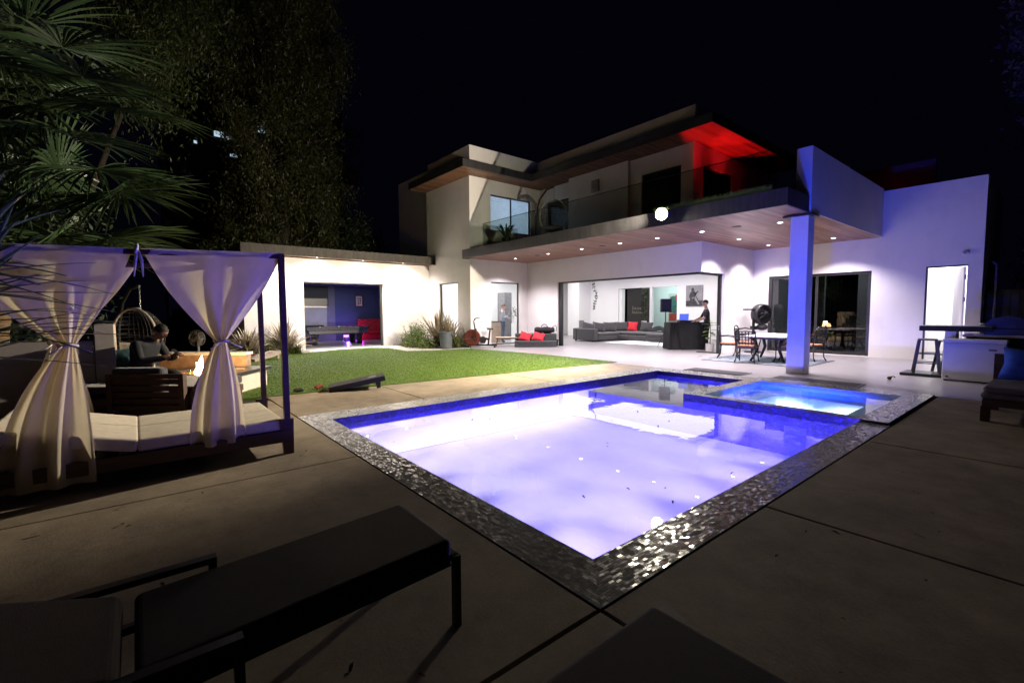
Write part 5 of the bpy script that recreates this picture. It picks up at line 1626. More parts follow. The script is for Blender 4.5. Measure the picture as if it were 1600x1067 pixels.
q.build('fader', 'screen_glow', t)
t = thing('laptop', 'open laptop with blue glowing lid behind the controller', 'laptop', (*on(DJ0, rd, -.12, .0, 1.0)[:2], 1.075), rd)
q = MB(); q.box(-.18, .18, -.02, .22, 0, .015); q.build('keyboard', 'laptop_blue', t)
q = MB(); q.cbox((0, -.04, .125), .34, .012, .24, Matrix.Rotation(math.radians(12), 3, 'X')); q.build('lid', 'screen_glow', t)
t = thing('loudspeaker', 'black loudspeaker on a pole stand left of the DJ', 'speaker', (*on(DJ0, rd, -.55, .75)[:2], 1.38), rd - .2)
q = MB(); q.box(-.20, .20, -.16, .18, 0, .52); q.build('cabinet', 'black_plastic', t, bevel=.02)
q = MB(); q.box(-.17, .17, -.172, -.161, .03, .49); q.build('grille', 'black_metal', t)
t = thing('speaker_stand', 'thin black tripod stand under the loudspeaker', 'stand', (*on(DJ0, rd, -.55, .75)[:2], 0), rd)
q = MB(); q.tube([(0, 0, .35), (0, 0, 1.38)], .02, 8); q.build('pole', 'black_metal', t)
for k in range(3):
    a = k * 2 * PI / 3; q = MB(); q.tube([(0, 0, .7), (.38 * math.cos(a), .38 * math.sin(a), .01)], .014, 6); q.build('leg', 'black_metal', t)

# fiddle leaf plant in white pot
t = thing('potted_fig', 'big leaved green plant in a white pot beside the DJ', 'potted plant', (-8.24, 15.87, 0))
q = MB(); q.lathe([(.001, 0), (.14, 0), (.145, .26), (.125, .26), (.12, .22), (.001, .22)], n=24, caps=False); q.build('pot', 'terracotta_white', t, smooth=False)
q = MB(); q.tube([(0, 0, .2), (.02, 0, .6), (-.01, .01, 1.0)], [.015, .012, .008], 6); q.build('stem', 'bark', t)
for i in range(15):
    a = i * 2.4; z = .38 + .045 * i; rr = .14
    d = Vector((math.cos(a), math.sin(a), .35 if i > 8 else .1)).normalized(); sd_ = d.cross(Vector((0, 0, 1))).normalized(); nn = sd_.cross(d)
    q = MB(); b = Vector((0, 0, z)) + d * .04
    q.grid(lambda u, v: tuple(b + d * (.24 * u) + sd_ * ((v - .5) * .20 * math.sin(PI * (u * .93 + .05)) ** .7) + nn * (-.08 * u * u + .03 * abs(v - .5))), 8, 4)
    q.build('leaf', 'leaf_fig', t, smooth=True)

# dining set on its rug
ds = MB(); ds.box(-6.85, -4.3, 12.85, 15.2, .001, .012)
t = thing('rug', 'patterned blue grey rug under the dining set', 'rug', (-5.6, 14, 0), world=True)
ds.build('pile', 'rug_pattern', t)
q = MB()
for a in ((-6.85, -4.3, 12.80, 12.849), (-6.85, -4.3, 15.201, 15.25), (-6.90, -6.851, 12.80, 15.25), (-4.299, -4.25, 12.80, 15.25)): q.box(*a, .001, .013)
q.build('border', 'ink_dark', t)
t = thing('dining_table', 'stone topped dining table on the patio rug', 'table', (-5.5, 14.15, 0), math.radians(12))
q = MB(); q.box(-.52, .52, -1.0, 1.0, .70, .735); q.build('top', 'pale_stone', t, bevel=.008)
q = MB(); q.box(-.42, .42, -.85, .85, .64, .699); q.build('apron', 'black_metal', t)
for x in (-.36, .36):
    for y in (-.62, .62):
        q = MB(); q.tube([(x * 1.15, y * 1.1, .02), (x, y, .12), (x * .75, y * .9, .36), (x * .95, y, .64)], [.03, .035, .045, .05], 8); q.build('leg', 'black_metal', t, smooth=True)
def dining_chair(label):
    t = thing('dining_chair', label, 'chair', group='dining chairs round the patio table')
    # faces +Y; back at y = -.23
    for s in (-1, 1):
        q = MB(); q.tube([(s * .25, -.30, .015), (s * .225, -.245, .12), (s * .215, -.22, .42)], [.018, .016, .018], 6); q.build('leg', 'black_metal', t, smooth=True)
        q = MB(); q.tube([(s * .25, .28, .015), (s * .235, .22, .14), (s * .225, .22, .42)], [.018, .016, .018], 6); q.build('leg', 'black_metal', t, smooth=True)
        q = MB(); q.tube([(s * .23, -.235, .66), (s * .27, -.05, .68), (s * .285, .14, .655), (s * .28, .22, .60), (s * .24, .22, .42)], .015, 6); q.build('armrest', 'black_metal', t, smooth=True)
    q = MB(); q.box(-.24, .24, -.24, .24, .40, .425); q.build('seat_frame', 'black_metal', t)
    q = MB(); q.box(-.225, .225, -.215, .225, .426, .485); q.build('seat_cushion', 'tan_cushion', t, bevel=.025, seg=3)
    q = MB()
    arch = [(-.235, -.225, .42), (-.255, -.26, .70), (-.24, -.28, .86), (-.16, -.295, .935), (0, -.30, .965), (.16, -.295, .935), (.24, -.28, .86), (.255, -.26, .70), (.235, -.225, .42)]
    q.tube(arch, .018, 7); q.tube([(-.24, -.28, .855), (0, -.285, .87), (.24, -.28, .855)], .013, 6); q.build('back_frame', 'black_metal', t, smooth=True)
    q = MB()
    for i in range(-2, 3): q.bar((i * .078, -.232, .50), (i * .082, -.282, .86), .022, .012)
    for k in range(4): z = .53 + k * .09; y = -.232 - .05 * (z - .5) / .36; q.bar((-.245, y, z), (.245, y, z), .012, .022)
    q.build('back_lattice', 'black_metal', t)
    return t
ch = dining_chair('dining chair nearest the pool, its lattice back to the camera')
ch.location = (-5.72, 13.08, 0); ch.rotation_euler = (0, 0, math.radians(12))
dup(ch, (-6.62, 13.9, 0), math.radians(-68), 'dining chair at the left end of the dining set, facing right')
dup(ch, (-6.5, 14.75, 0), math.radians(-80), 'dining chair between the left one and the nearest one, farther back')
dup(ch, (-4.98, 13.85, 0), math.radians(95), 'dining chair just left of the blue post, half hidden by it')
dup(ch, (-4.72, 14.75, 0), math.radians(75), 'dining chair right of the blue post')

# drum fan on wall bracket, workout style
t = thing('drum_fan', 'big black drum fan on a post against the white patio wall', 'fan', (-6.95, 16.35, 0), rd + .28)
q = MB(); q.lathe([(.28, 0), (.28, .03), (.05, .05)], n=24); q.tube([(0, .02, .04), (0, .02, 1.45)], .045, 10); q.build('post', 'black_metal', t, smooth=False)
q = MB(); q.box(-.42, .05, -.05, .05, 1.44, 1.485); q.box(-.10, .10, -.06, .06, .78, .9); q.build('bracket', 'black_metal', t)
q = MB(); q.lathe([(.31, -.14), (.34, -.12), (.36, 0), (.34, .12), (.31, .14)], (.30, 0, 1.30), 32, 'y', caps=False)
q.lathe([(.29, -.13), (.32, -.11), (.33, 0), (.32, .11), (.29, .13)], (.30, 0, 1.30), 32, 'y', caps=False); q.build('drum', 'dark_frame', t, smooth=True)
q = MB()
for r_ in (.06, .12, .18, .24, .30): q.tube([(.30 + r_ * math.cos(a), -.145, 1.30 + r_ * math.sin(a)) for a in [i * 2 * PI / 30 for i in range(30)]], .007, 5, closed=True)
for i in range(10): a = i * PI / 5; q.tube([(.30, -.15, 1.30), (.30 + .31 * math.cos(a), -.14, 1.30 + .31 * math.sin(a))], .006, 4)
q.build('grille', 'black_metal', t)
q = MB(); q.lathe([(.001, .10), (.315, .10), (.315, .115), (.001, .115)], (.30, 0, 1.30), 30, 'y', caps=False); q.build('back_plate', 'dark_frame', t)
q = MB(); q.lathe([(.001, -.1), (.10, -.08), (.10, .1), (.001, .12)], (.30, 0, 1.30), 18, 'y', caps=False)
for i in range(3):
    a = i * 2 * PI / 3 + .3
    q.grid(lambda u, v: (.30 + (.09 + .19 * u) * math.cos(a + (v - .5) * .9), -.04 + .08 * (v - .5), 1.30 + (.09 + .19 * u) * math.sin(a + (v - .5) * .9)), 6, 6)
q.build('blade', 'black_metal', t, smooth=True)
q = MB(); q.ell((.34, 0, .86), .20, .16, .12, 18, 10); q.build('mist_tank', 'dark_frame', t, smooth=True)

# ------------------------------------------------------------------ outdoor kitchen on the right
bk = thing('bar_counter', 'outdoor bar counter with raised pale slab and dark front', 'bar counter', (-1.2, 13.3, 0), world=True)
q = MB(); q.box(-2.10, -1.02, 12.95, 13.65, 1.02, 1.10); q.build('raised_slab', 'pale_stone', bk, bevel=.006)
q = MB(); q.box(-2.105, -1.015, 12.93, 12.949, .99, 1.095); q.build('slab_edge', 'slab_dark', bk)
q = MB(); q.box(-1.72, -1.55, 13.1, 13.5, 0, 1.018); q.build('support', 'stucco', bk)
q = MB(); q.box(-1.45, 1.4, 13.05, 13.8, .88, .93); q.build('counter_top', 'pale_stone', bk, bevel=.005)
q = MB(); q.box(-1.40, 1.4, 13.12, 13.75, 0, .878); q.build('cabinet', 'fence_dark', bk)
fz = thing('chest_freezer', 'white chest freezer standing in front of the bar counter', 'freezer', (-1.3, 12.75, 0), world=True)
q = MB(); q.box(-1.68, -.80, 12.66, 13.04, .03, .77); q.build('body', 'white_enamel', fz, bevel=.012)
q = MB(); q.box(-1.69, -.79, 12.645, 13.045, .775, .845); q.build('lid', 'white_enamel', fz, bevel=.015)
q = MB(); q.box(-1.03, -.92, 12.652, 12.659, .64, .665); q.build('badge', 'black_plastic', fz)
q = MB(); q.lathe([(.02, 0), (.02, .012)], (-1.60, 12.648, .09), 14, 'y'); q.build('drain_cap', 'grey_plastic', fz)
q = MB()
for x in (-1.62, -.86): q.box(x - .03, x + .03, 12.70, 12.76, 0, .03)
q.build('foot', 'black_plastic', fz)
gr = thing('gas_grill', 'domed gas grill on the outdoor counter reflecting blue', 'grill', (-.84, 13.42, .93), math.radians(-90))
q = MB(); q.box(-.35, .35, -.31, .31, 0, .13); q.build('firebox', 'gunmetal', gr, bevel=.012)
q = MB(); q.grid(lambda u, v: (-.35 + .70 * u, -.30 * math.cos(PI * v), .135 + .23 * math.sin(PI * v) ** .75), 10, 24)
for x in (-.35, .35): q._add([(x, -.30 * math.cos(PI * v / 16), .135 + .23 * math.sin(PI * v / 16) ** .75) for v in range(17)], [tuple(range(17))])
q.build('hood', 'gunmetal', gr, smooth=True)
q = MB(); q.tube([(-.25, -.28, .22), (-.25, -.36, .22), (.25, -.36, .22), (.25, -.28, .22)], .014, 7); q.build('handle', 'chrome', gr, smooth=True)
for i in range(4):
    q = MB(); q.lathe([(.03, -.03), (.025, 0)], (-.24 + i * .16, -.31, .065), 14, 'y'); q.build('knob', 'chrome', gr)

def stool(label, loc, rz):
    t = thing('bar_stool', label, 'stool', loc, rz, 'metal stools at the bar counter')
    q = MB(); q.box(-.16, .16, -.16, .16, .71, .745); q.build('seat', 'gunmetal', t, bevel=.015)
    for x in (-1, 1):
        for y in (-1, 1):
            q = MB(); q.bar((x * .22, y * .22, 0), (x * .14, y * .14, .71), .05, .03); q.build('leg', 'gunmetal', t)
    q = MB()
    for z, w_ in ((.22, .195), (.42, .172)):
        for a, b in (((-1, -1), (1, -1)), ((1, -1), (1, 1)), ((1, 1), (-1, 1)), ((-1, 1), (-1, -1))): q.bar((a[0] * w_, a[1] * w_, z), (b[0] * w_, b[1] * w_, z), .02)
    q.build('foot_rail', 'gunmetal', t)
    return t
s1 = stool('grey metal bar stool nearest the camera, left of the freezer', (-2.02, 13.35, .06), .2)
s2 = dup(s1, (-1.75, 14.1, .0), .5, 'grey metal bar stool farther back behind the first one')
q = MB(); q.box(-.40, .32, -.35, .35, 0, .06); solo(q, 'base_plate', 'black_plastic', 'flat black platform on the floor under the near bar stool', 'platform', (-2.02, 13.4, 0), local=True, bevel=.01)
q = MB(); q.ell((0, 0, .035), .04, .05, .035, 14, 10); q.tube([(.02, 0, .06), (.06, .01, .075), (.09, .02, .05)], .010, 6)
solo(q, 'dog_toy', 'dry_leaf', 'small dark toy lying alone on the patio floor', 'toy', (-2.38, 12.01, 0), local=True, smooth=True)

# lounge chair with blue pillow
lc = thing('lounge_chair', 'dark wooden lounge chair with thick cushions at the right edge', 'lounge chair', (-.2, 9.0, 0), world=True)
q = MB(); q.box(-.72, .6, 8.42, 8.50, .20, .29); q.box(-.72, .6, 9.50, 9.58, .20, .29); q.box(-.72, -.64, 8.50, 9.50, .20, .29)
for i in range(8): q.box(-.64 + i * .15, -.56 + i * .15, 8.50, 9.50, .23, .27)
q.build('frame', 'dark_wood', lc)
for x in (-.70, .5):
    for y in (8.43, 9.51):
        q = MB(); q.box(x - .03, x + .06, y - .01, y + .08, 0, .20); q.build('leg', 'dark_wood', lc)
q = MB(); q.box(-.74, .55, 8.43, 9.57, .295, .37); q.build('seat_cushion', 'lounge_blue_grey', lc, bevel=.035, seg=3)
q = MB(); q.box(-.72, .55, 8.45, 9.55, .372, .45); q.build('seat_cushion', 'lounge_blue_grey', lc, bevel=.035, seg=3)
q = MB(); q.box(-.72, .6, 9.60, 9.66, .2, .80); q.build('backrest', 'dark_wood', lc)
q = MB(); q.pillow((0, 0, 0), .72, .46, .2, Matrix.Rotation(.12, 3, 'Z') @ Matrix.Rotation(math.radians(-22), 3, 'X') @ Matrix.Rotation(.12, 3, 'Y'))
solo(q, 'cushion', 'blue_pillow', 'bright blue cushion on the lounge chair at the right edge', 'cushion', (-.28, 9.35, .66), local=True, smooth=True)
# kitchen furniture glimpsed through the tall window
t = thing('drawer_chest', 'beige chest of drawers behind the kitchen window', 'drawers', (-17.6, 13.2, 0), 0)
q = MB(); q.box(-.3, .3, -.28, .28, 0, .95); q.build('carcass', 'beige_wood', t)
q = MB()
for i in range(4): q.box(.301, .315, -.25, .25, .06 + i * .22, .25 + i * .22)
q.build('drawer', 'beige_wood', t)
q = MB(); q.box(-.32, .33, -.30, .30, .951, .98); q.build('worktop', 'black_stone', t)
t = thing('flower_vase', 'vase of pinkish dried flowers inside the kitchen window', 'vase', (-16.05, 13.38, .9))
q = MB(); q.lathe([(.06, 0), (.10, .12), (.05, .26), (.06, .30), (.045, .30)], n=18, caps=False); q.build('vase', 'terracotta_white', t, smooth=True)
P = np.array([[cr.gauss(0, .16), cr.gauss(0, .16), .5 + cr.gauss(0, .12)] for _ in range(90)]); Dd = np.array([[cr.uniform(-1, 1), cr.uniform(-1, 1), cr.uniform(-.5, 1)] for _ in P])
mesh_np('flowers', leaf_quads(P, Dd, np.full(len(P), .09), np.full(len(P), .06), NR), 4, 'leaf_pale', t)
q = MB()
for i in range(9): q.tube([(0, 0, .28), (cr.gauss(0, .05), cr.gauss(0, .05), .42), (cr.gauss(0, .14), cr.gauss(0, .14), .58)], .004, 4)
q.build('stems', 'stem_green', t)
q = MB(); q.box(-.16, .16, -.16, .16, 0, .9); solo(q, 'kitchen_plinth', 'interior_white', 'white plinth carrying the flower vase in the kitchen', 'plinth', (-16.05, 13.38, 0), local=True)
# ------------------------------------------------------------------ plants
def tuft_plant(name, label, cat, loc, n, length, width, mat, seed, spread=1., droop=.5, group=None, up=1.2):
    """sword leaved clump: arching tapering blades from one base"""
    rs = random.Random(seed); t = thing(name, label, cat, loc, 0, group)
    vs, fs = [], []
    mb = MB()
    for i in range(n):
        a = rs.uniform(0, 2 * PI); el = rs.uniform(.15, 1.0) ** .7
        d = Vector((math.cos(a) * spread * (1.15 - el), math.sin(a) * spread * (1.15 - el), up * el + .15)).normalized()
        ln = length * rs.uniform(.55, 1.05); w = width * rs.uniform(.7, 1.2)
        s = d.cross(Vector((0, 0, 1))).normalized()
        if rs.random() < .5: s = (s + Vector((rs.uniform(-.5, .5),) * 3)).normalized()
        base = Vector((rs.gauss(0, .07), rs.gauss(0, .07), 0)); dr = droop * rs.uniform(.3, 1.3)
        ring = []
        for k in range(6):
            q = k / 5
            c = base + d * ln * q + Vector((0, 0, -1)) * dr * ln * q ** 2.6 + Vector((d.x, d.y, 0)) * dr * ln * .4 * q ** 2
            ww = w * (1 - q ** 2.2) * (.6 + .4 * min(1, q * 4)) + .0008
            ring.append((c - s * ww, c + s * ww))
        o = len(mb.v)
        for l_, r_ in ring: mb.v += [tuple(l_), tuple(r_)]
        for k in range(5): mb.f.append((o + 2 * k, o + 2 * k + 1, o + 2 * k + 3, o + 2 * k + 2)); mb.mi.append(0)
    mb.build('leaves', mat, t)
    return t
def bush(name, label, cat, loc, rx, ry, rz_, n, leaf, mat, seed, group=None):
    rs = np.random.RandomState(seed); t = thing(name, label, cat, loc, 0, group)
    cl = rs.normal(size=(26, 3)); cl /= np.linalg.norm(cl, axis=1, keepdims=True); cl[:, 2] = np.abs(cl[:, 2])
    cl *= rs.uniform(.45, .9, (26, 1)) * np.array([[rx, ry, rz_]])
    k = rs.randint(0, 26, n)
    P = cl[k] + rs.normal(size=(n, 3)) * np.array([[rx, ry, rz_]]) * .20
    P[:, 2] = np.abs(P[:, 2]) + .02
    D = rs.normal(size=(n, 3)) + np.array([[0, 0, .3]])
    mesh_np('leaves', leaf_quads(P, D, rs.uniform(.6, 1.3, n) * leaf, rs.uniform(.6, 1.2, n) * leaf * .5, rs), 4, mat, t)
    q = MB(); r2 = random.Random(seed)
    for i in range(9):
        c = cl[i]; q.tube([(r2.uniform(-.05, .05), r2.uniform(-.05, .05), 0), tuple(c * .5), tuple(c)], [.014, .01, .004], 5)
    q.build('stems', 'bark', t)
    return t
tuft_plant('flax_plant', 'tall bronze flax clump left of the games room opening', 'flax plant', (-17.75, 4.1, 0), 240, 1.65, .034, 'leaf_flax', 1, 1.0, .45, 'flax clumps by the games room')
tuft_plant('flax_plant', 'lower bronze flax clump at the left end of the games room wall', 'flax plant', (-17.7, 2.9, 0), 210, 1.40, .032, 'leaf_flax', 2, 1.1, .5, 'flax clumps by the games room')
tuft_plant('strap_grass', 'green strap leaved clump between the two bronze flax clumps', 'grass clump', (-17.4, 3.5, 0), 190, .85, .022, 'leaf_flax_green', 3, 1.1, .6)
tuft_plant('strap_grass', 'green strap leaved clump at the foot of the tall flax', 'grass clump', (-17.35, 4.35, 0), 150, .66, .018, 'leaf_flax_green', 13, 1.2, .6)
bush('shrub', 'broad green flowering shrub behind the grey dustbin', 'shrub', (-16.9, 8.95, 0), .95, .55, .85, 3600, .075, 'leaf_bush', 5)
bush('shrub', 'rounded green shrub at the middle of the bed left of the dustbin', 'shrub', (-17.55, 8.95, 0), .6, .5, .72, 2200, .065, 'leaf_bush', 15)
bush('shrub', 'small pale grey shrub at the left end of the planting bed', 'shrub', (-18.25, 9.0, 0), .34, .32, .62, 1200, .05, 'leaf_pale', 6)
tuft_plant('flax_plant', 'dark bronze flax standing tall against the tower window', 'flax plant', (-16.9, 9.85, 0), 150, 1.9, .034, 'leaf_flax', 7, .85, .25, 'flax clumps in the planting bed')
tuft_plant('flax_plant', 'tall bronze flax at the right of the bed against the tower wall', 'flax plant', (-16.15, 9.9, 0), 140, 1.75, .032, 'leaf_flax', 8, .9, .3, 'flax clumps in the planting bed')
tuft_plant('strap_grass', 'yellow green grassy clump between dustbin and exercise bike', 'grass clump', (-15.85, 10.05, 0), 170, .95, .014, 'leaf_flax_green', 9, 1.1, .55)
# sword leaved plant close on the left
yz = thing('sword_plant', 'big blue green sword leaved plant close to the camera at the left edge', 'yucca', (-4.74, -.88, 0))
q = MB(); q.tube([(0, 0, 0), (.03, .0, .8), (0, .02, 1.75)], [.07, .055, .05], 9); q.build('trunk', 'palm_bark', yz, smooth=True)
rs = random.Random(31)
def blade(mb, base, d, ln, w, droop, fold=.35):
    d = Vector(d).normalized(); s = d.cross(Vector((0, 0, 1))).normalized(); nn = s.cross(d); o = len(mb.v); K = 9
    for k in range(K + 1):
        t = k / K
        c = Vector(base) + d * ln * t + Vector((0, 0, -1)) * droop * ln * t ** 2.4
        ww = w * (1 - t ** 2.4) * (.55 + .45 * min(1, t * 5)) + .0006
        mb.v += [tuple(c - s * ww + nn * ww * fold), tuple(c), tuple(c + s * ww + nn * ww * fold)]
    for k in range(K):
        a = o + 3 * k
        mb.f += [(a, a + 1, a + 4, a + 3), (a + 1, a + 2, a + 5, a + 4)]; mb.mi += [0, 0]
q = MB()
for i in range(84):
    a = rs.uniform(0, 2 * PI); el = rs.uniform(-.25, 1.25)
    blade(q, (rs.gauss(0, .03), rs.gauss(0, .03), 1.66 + rs.uniform(-.16, .16)), (math.cos(a) * math.cos(el), math.sin(a) * math.cos(el), math.sin(el)), rs.uniform(.65, 1.0), .027, rs.uniform(0, .22))
for i in range(13):        # leaves that reach to the right, in front of the curtain
    a = math.radians(rs.uniform(38, 66)); el = rs.uniform(-.18, .30)
    blade(q, (rs.gauss(0, .03), rs.gauss(0, .03), 1.30 + rs.uniform(-.16, .14)), (math.cos(a) * math.cos(el), math.sin(a) * math.cos(el), math.sin(el)), rs.uniform(.8, 1.15), .021, rs.uniform(.02, .22))
q.build('leaves', 'leaf_sword', yz)

# fan palms behind the daybed
RI = Vector((.633, .774, 0)); FWD = Vector((-.774, .633, 0)); UPV = Vector((0, 0, 1))
def fan_palm(label, loc, h, hubs, seed):
    t = thing('fan_palm', label, 'palm tree', loc); rs = random.Random(seed)
    q = MB(); q.tube([(.05 * math.sin(i), .04 * math.cos(i * 1.3), h * i / 8) for i in range(9)], [.24, .2, .18, .17, .165, .16, .16, .15, .13], 12); q.build('trunk', 'palm_bark', t, smooth=True)
    top = Vector((0, 0, h))
    for hub, d, r in hubs:
        hub = Vector(hub) - Vector(loc); d = Vector(d).normalized()
        mid = (top + hub) / 2 + Vector((0, 0, .25))
        q = MB(); q.tube([top, mid, hub], [.03, .022, .014], 6)
        n0 = (UPV - d * UPV.dot(d)).normalized(); s = d.cross(n0)
        n0 = (n0 + s * rs.uniform(-.5, .5) + FWD * -.5).normalized(); n0 = (n0 - d * n0.dot(d)).normalized(); s = d.cross(n0)
        NB = 38
        for i in range(NB):
            a = math.radians(-118 + 236 * (i + rs.uniform(-.3, .3)) / NB)
            dd = d * math.cos(a) + s * math.sin(a) + n0 * (.16 * math.cos(a) + rs.uniform(-.05, .05))
            L_ = r * (.72 + .28 * math.cos(a * .7)) * rs.uniform(.88, 1.08)
            o = len(q.v); dd.normalize(); sd = dd.cross(n0).normalized(); nn = sd.cross(dd); K = 7; dr = rs.uniform(.05, .30)
            for k in range(K + 1):
                tt = k / K
                c = hub + dd * L_ * tt + Vector((0, 0, -1)) * dr * L_ * max(0, tt - .45) ** 1.6 * 1.6
                w = (.030 * r / 1.5) * (min(1, tt / .5) if tt < .5 else 1 - ((tt - .5) / .5) ** 1.4) + .0015
                q.v += [tuple(c - sd * w + nn * w * .7), tuple(c), tuple(c + sd * w + nn * w * .7)]
            for k in range(K):
                b = o + 3 * k
                q.f += [(b, b + 1, b + 4, b + 3), (b + 1, b + 2, b + 5, b + 4)]; q.mi += [0, 0]
        q.mi = [0] * len(q.f)
        q.build('frond', 'leaf_palm', t)
    return t
def hd_(a, b, c): return tuple(RI * a + UPV * b + FWD * c)
fan_palm('tall fan palm with broad drooping fronds at the upper left', (-12.5, -2.3, 0), 5.2,
         [((-11.35, -.75, 6.05), hd_(1, -.12, -.2), 1.75), ((-10.7, -.05, 5.0), hd_(1, -.45, -.1), 1.45), ((-11.2, -.7, 4.5), hd_(1, -.25, -.2), 1.5), ((-11.9, -1.5, 6.5), hd_(.2, 1, -.1), 1.4),
          ((-12.2, -1.9, 5.6), hd_(-1, -.1, -.3), 1.4), ((-11.6, -1.6, 4.6), hd_(-.3, -.8, -.6), 1.3), ((-12.6, -1.1, 5.8), hd_(.4, .2, 1), 1.4), ((-11.3, -1.6, 5.5), hd_(.1, -.1, -1), 1.3), ((-12.0, -1.3, 4.2), hd_(.5, -1, .2), 1.3), ((-11.0, -.5, 5.5), hd_(1, -.3, -.3), 1.7), ((-11.6, -1.1, 5.1), hd_(.9, -.6, -.4), 1.6), ((-11.5, -1.2, 6.3), hd_(.9, .3, -.4), 1.6), ((-11.9, -1.6, 5.9), hd_(.5, -.8, -.5), 1.5), ((-12.0, -1.7, 4.9), hd_(.3, -.6, -.8), 1.5), ((-11.1, -.4, 4.0), hd_(1, -.5, -.2), 1.5)], 3)
fan_palm('shorter fan palm with fronds hanging just above the daybed canopy', (-12.2, -1.9, 0), 2.9,
         [((-10.6, -.1, 3.55), hd_(1, -.30, -.1), 1.45), ((-10.7, -.3, 2.75), hd_(1, -.22, -.15), 1.5), ((-11.3, -.9, 3.9), hd_(.5, .6, -.2), 1.3), ((-11.8, -1.4, 3.5), hd_(-.8, .1, -.3), 1.3), ((-11.2, -1.0, 2.8), hd_(.2, -.5, -.8), 1.2), ((-10.9, -.6, 3.1), hd_(.9, .25, -.3), 1.3), ((-11.3, -1.1, 3.3), hd_(.8, -.4, -.5), 1.5), ((-11.6, -1.4, 2.6), hd_(.7, -.2, -.7), 1.4), ((-10.9, -.6, 2.5), hd_(1, -.15, .2), 1.4)], 5)

def tree(name, label, loc, trunk_h, crown, n, leaf, mat, seed, hang=0., clusters=60, sub_r=.5, trunk_r=.25, group=None, lean=(0, 0)):
    """tapered trunk, limbs, and a crown of leaf clusters; crown = (z0, z1, radius at z0, radius at z1)"""
    rs = np.random.RandomState(seed); t = thing(name, label, 'tree', loc, 0, group)
    z0, z1, r0, r1 = crown
    q = MB(); m = 9
    q.tube([(rs.normal() * .06 + lean[0] * (i / m) ** 1.5, rs.normal() * .06 + lean[1] * (i / m) ** 1.5, trunk_h * i / m) for i in range(m + 1)], [trunk_r * (1 - .8 * i / m) for i in range(m + 1)], 10)
    zz = rs.uniform(0, 1, clusters) ** .9; az = rs.uniform(0, 2 * PI, clusters)
    rad = (r0 + (r1 - r0) * zz) * np.sqrt(rs.uniform(.12, 1, clusters)) * (1 + .22 * np.sin(az * 3 + zz * 9))
    C = np.stack([rad * np.cos(az) + lean[0], rad * np.sin(az) + lean[1], z0 + (z1 - z0) * zz], 1)
    for c in C[::3]:
        b = Vector((lean[0], lean[1], max(.3, c[2] - .35 * math.hypot(c[0] - lean[0], c[1] - lean[1]) - .2))); e = Vector(c)
        if b.z < trunk_h: b.x, b.y = lean[0] * (b.z / trunk_h) ** 1.5, lean[1] * (b.z / trunk_h) ** 1.5
        if b.z < trunk_h: q.tube([b, (b + e) / 2 + Vector((0, 0, .15)), e], [trunk_r * .25, trunk_r * .15, .012], 5)
    q.build('trunk', 'bark', t, smooth=True)
    k = rs.randint(0, clusters, n)
    off = rs.normal(size=(n, 3)) * sub_r * np.array([[1, 1, .75 + hang]])
    off[:, 2] -= hang * np.abs(off[:, 2]) * .6
    P = C[k] + off; P[:, 2] = np.maximum(P[:, 2], .3)
    D = rs.normal(size=(n, 3)); D[:, 2] -= hang * 2.2
    mesh_np('crown', leaf_quads(P, D, rs.uniform(.6, 1.4, n) * leaf, rs.uniform(.6, 1.3, n) * leaf * (.45 if hang < .5 else .25), rs), 4, mat, t)
    return t
tree('conifer_tree', 'huge dark conifer with hanging foliage rising behind the games room', (-27.6, 6.6, 0), 20, (3.2, 21, 3.0, 3.1), 170000, .19, 'leaf_conifer', 2, .8, 420, .33, .45)
tree('weeping_tree', 'pale green weeping tree with trailing twigs at the top left', (-21.5, -2.0, 0), 10.5, (8.6, 13.5, 1.0, 2.4), 22000, .15, 'leaf_weeping', 4, 1.0, 50, .36, .16, None, (2.5, 3.0))
tree('bushy_tree', 'dark bushy tree filling the left edge behind the palms', (-15.5, -3.6, 0), 6, (1.0, 8.5, 2.6, 1.8), 26000, .17, 'leaf_dark', 6, .1, 80, .5, .22)
tree('round_tree', 'small dark round tree over the games room roof beside the conifer', (-27.0, 10.3, 0), 5.5, (2.2, 6.6, 1.7, 1.0), 12000, .17, 'leaf_dark', 8, .1, 40, .42, .16)
tree('thin_tree', 'tall thin tree catching blue light at the upper right corner', (-.55, 20.6, 0), 9.5, (6.6, 10.6, 1.0, .7), 6500, .17, 'leaf_pale', 10, .1, 34, .30, .12)
for i, (x, y, h, lab) in enumerate(((-.45, 18.6, 4.6, 'dark cypress behind the grill at the right edge'), (.55, 19.4, 5.4, 'tall dark cypress at the far right behind the counter'), (1.6, 18.8, 5.0, 'dark cypress beyond the right edge of the outdoor kitchen'))):
    tree('cypress_tree', lab, (x, y, 0), h, (.3, h, .55, .15), 6000, .12, 'leaf_dark', 20 + i, 0., 60, .18, .08, 'cypresses behind the outdoor kitchen')
fn = thing('timber_fence', 'dark board fence behind the outdoor kitchen', 'fence', (1.5, 17.8, 0), world=True)
q = MB()
for i in range(38): q.box(-1.55 + i * .15, -1.55 + i * .15 + .142, 17.78, 17.80, .05, 1.95)
q.build('boards', 'fence_dark', fn)
for x in (-1.5, .3, 2.1, 3.9):
    q = MB(); q.box(x, x + .09, 17.81, 17.90, 0, 2.0); q.build('post', 'fence_dark', fn)
q = MB(); q.tube([(0, 0, 0), (0, 0, 2.6)], .028, 8); q.tube([(0, 0, 2.6), (-.1, .12, 2.7)], .028, 8); solo(q, 'drainpipe', 'light_grey_cloth', 'thin pale vertical pipe in the dark right of the house corner', 'pipe', (-1.38, 17.6, 0), local=True, smooth=True)
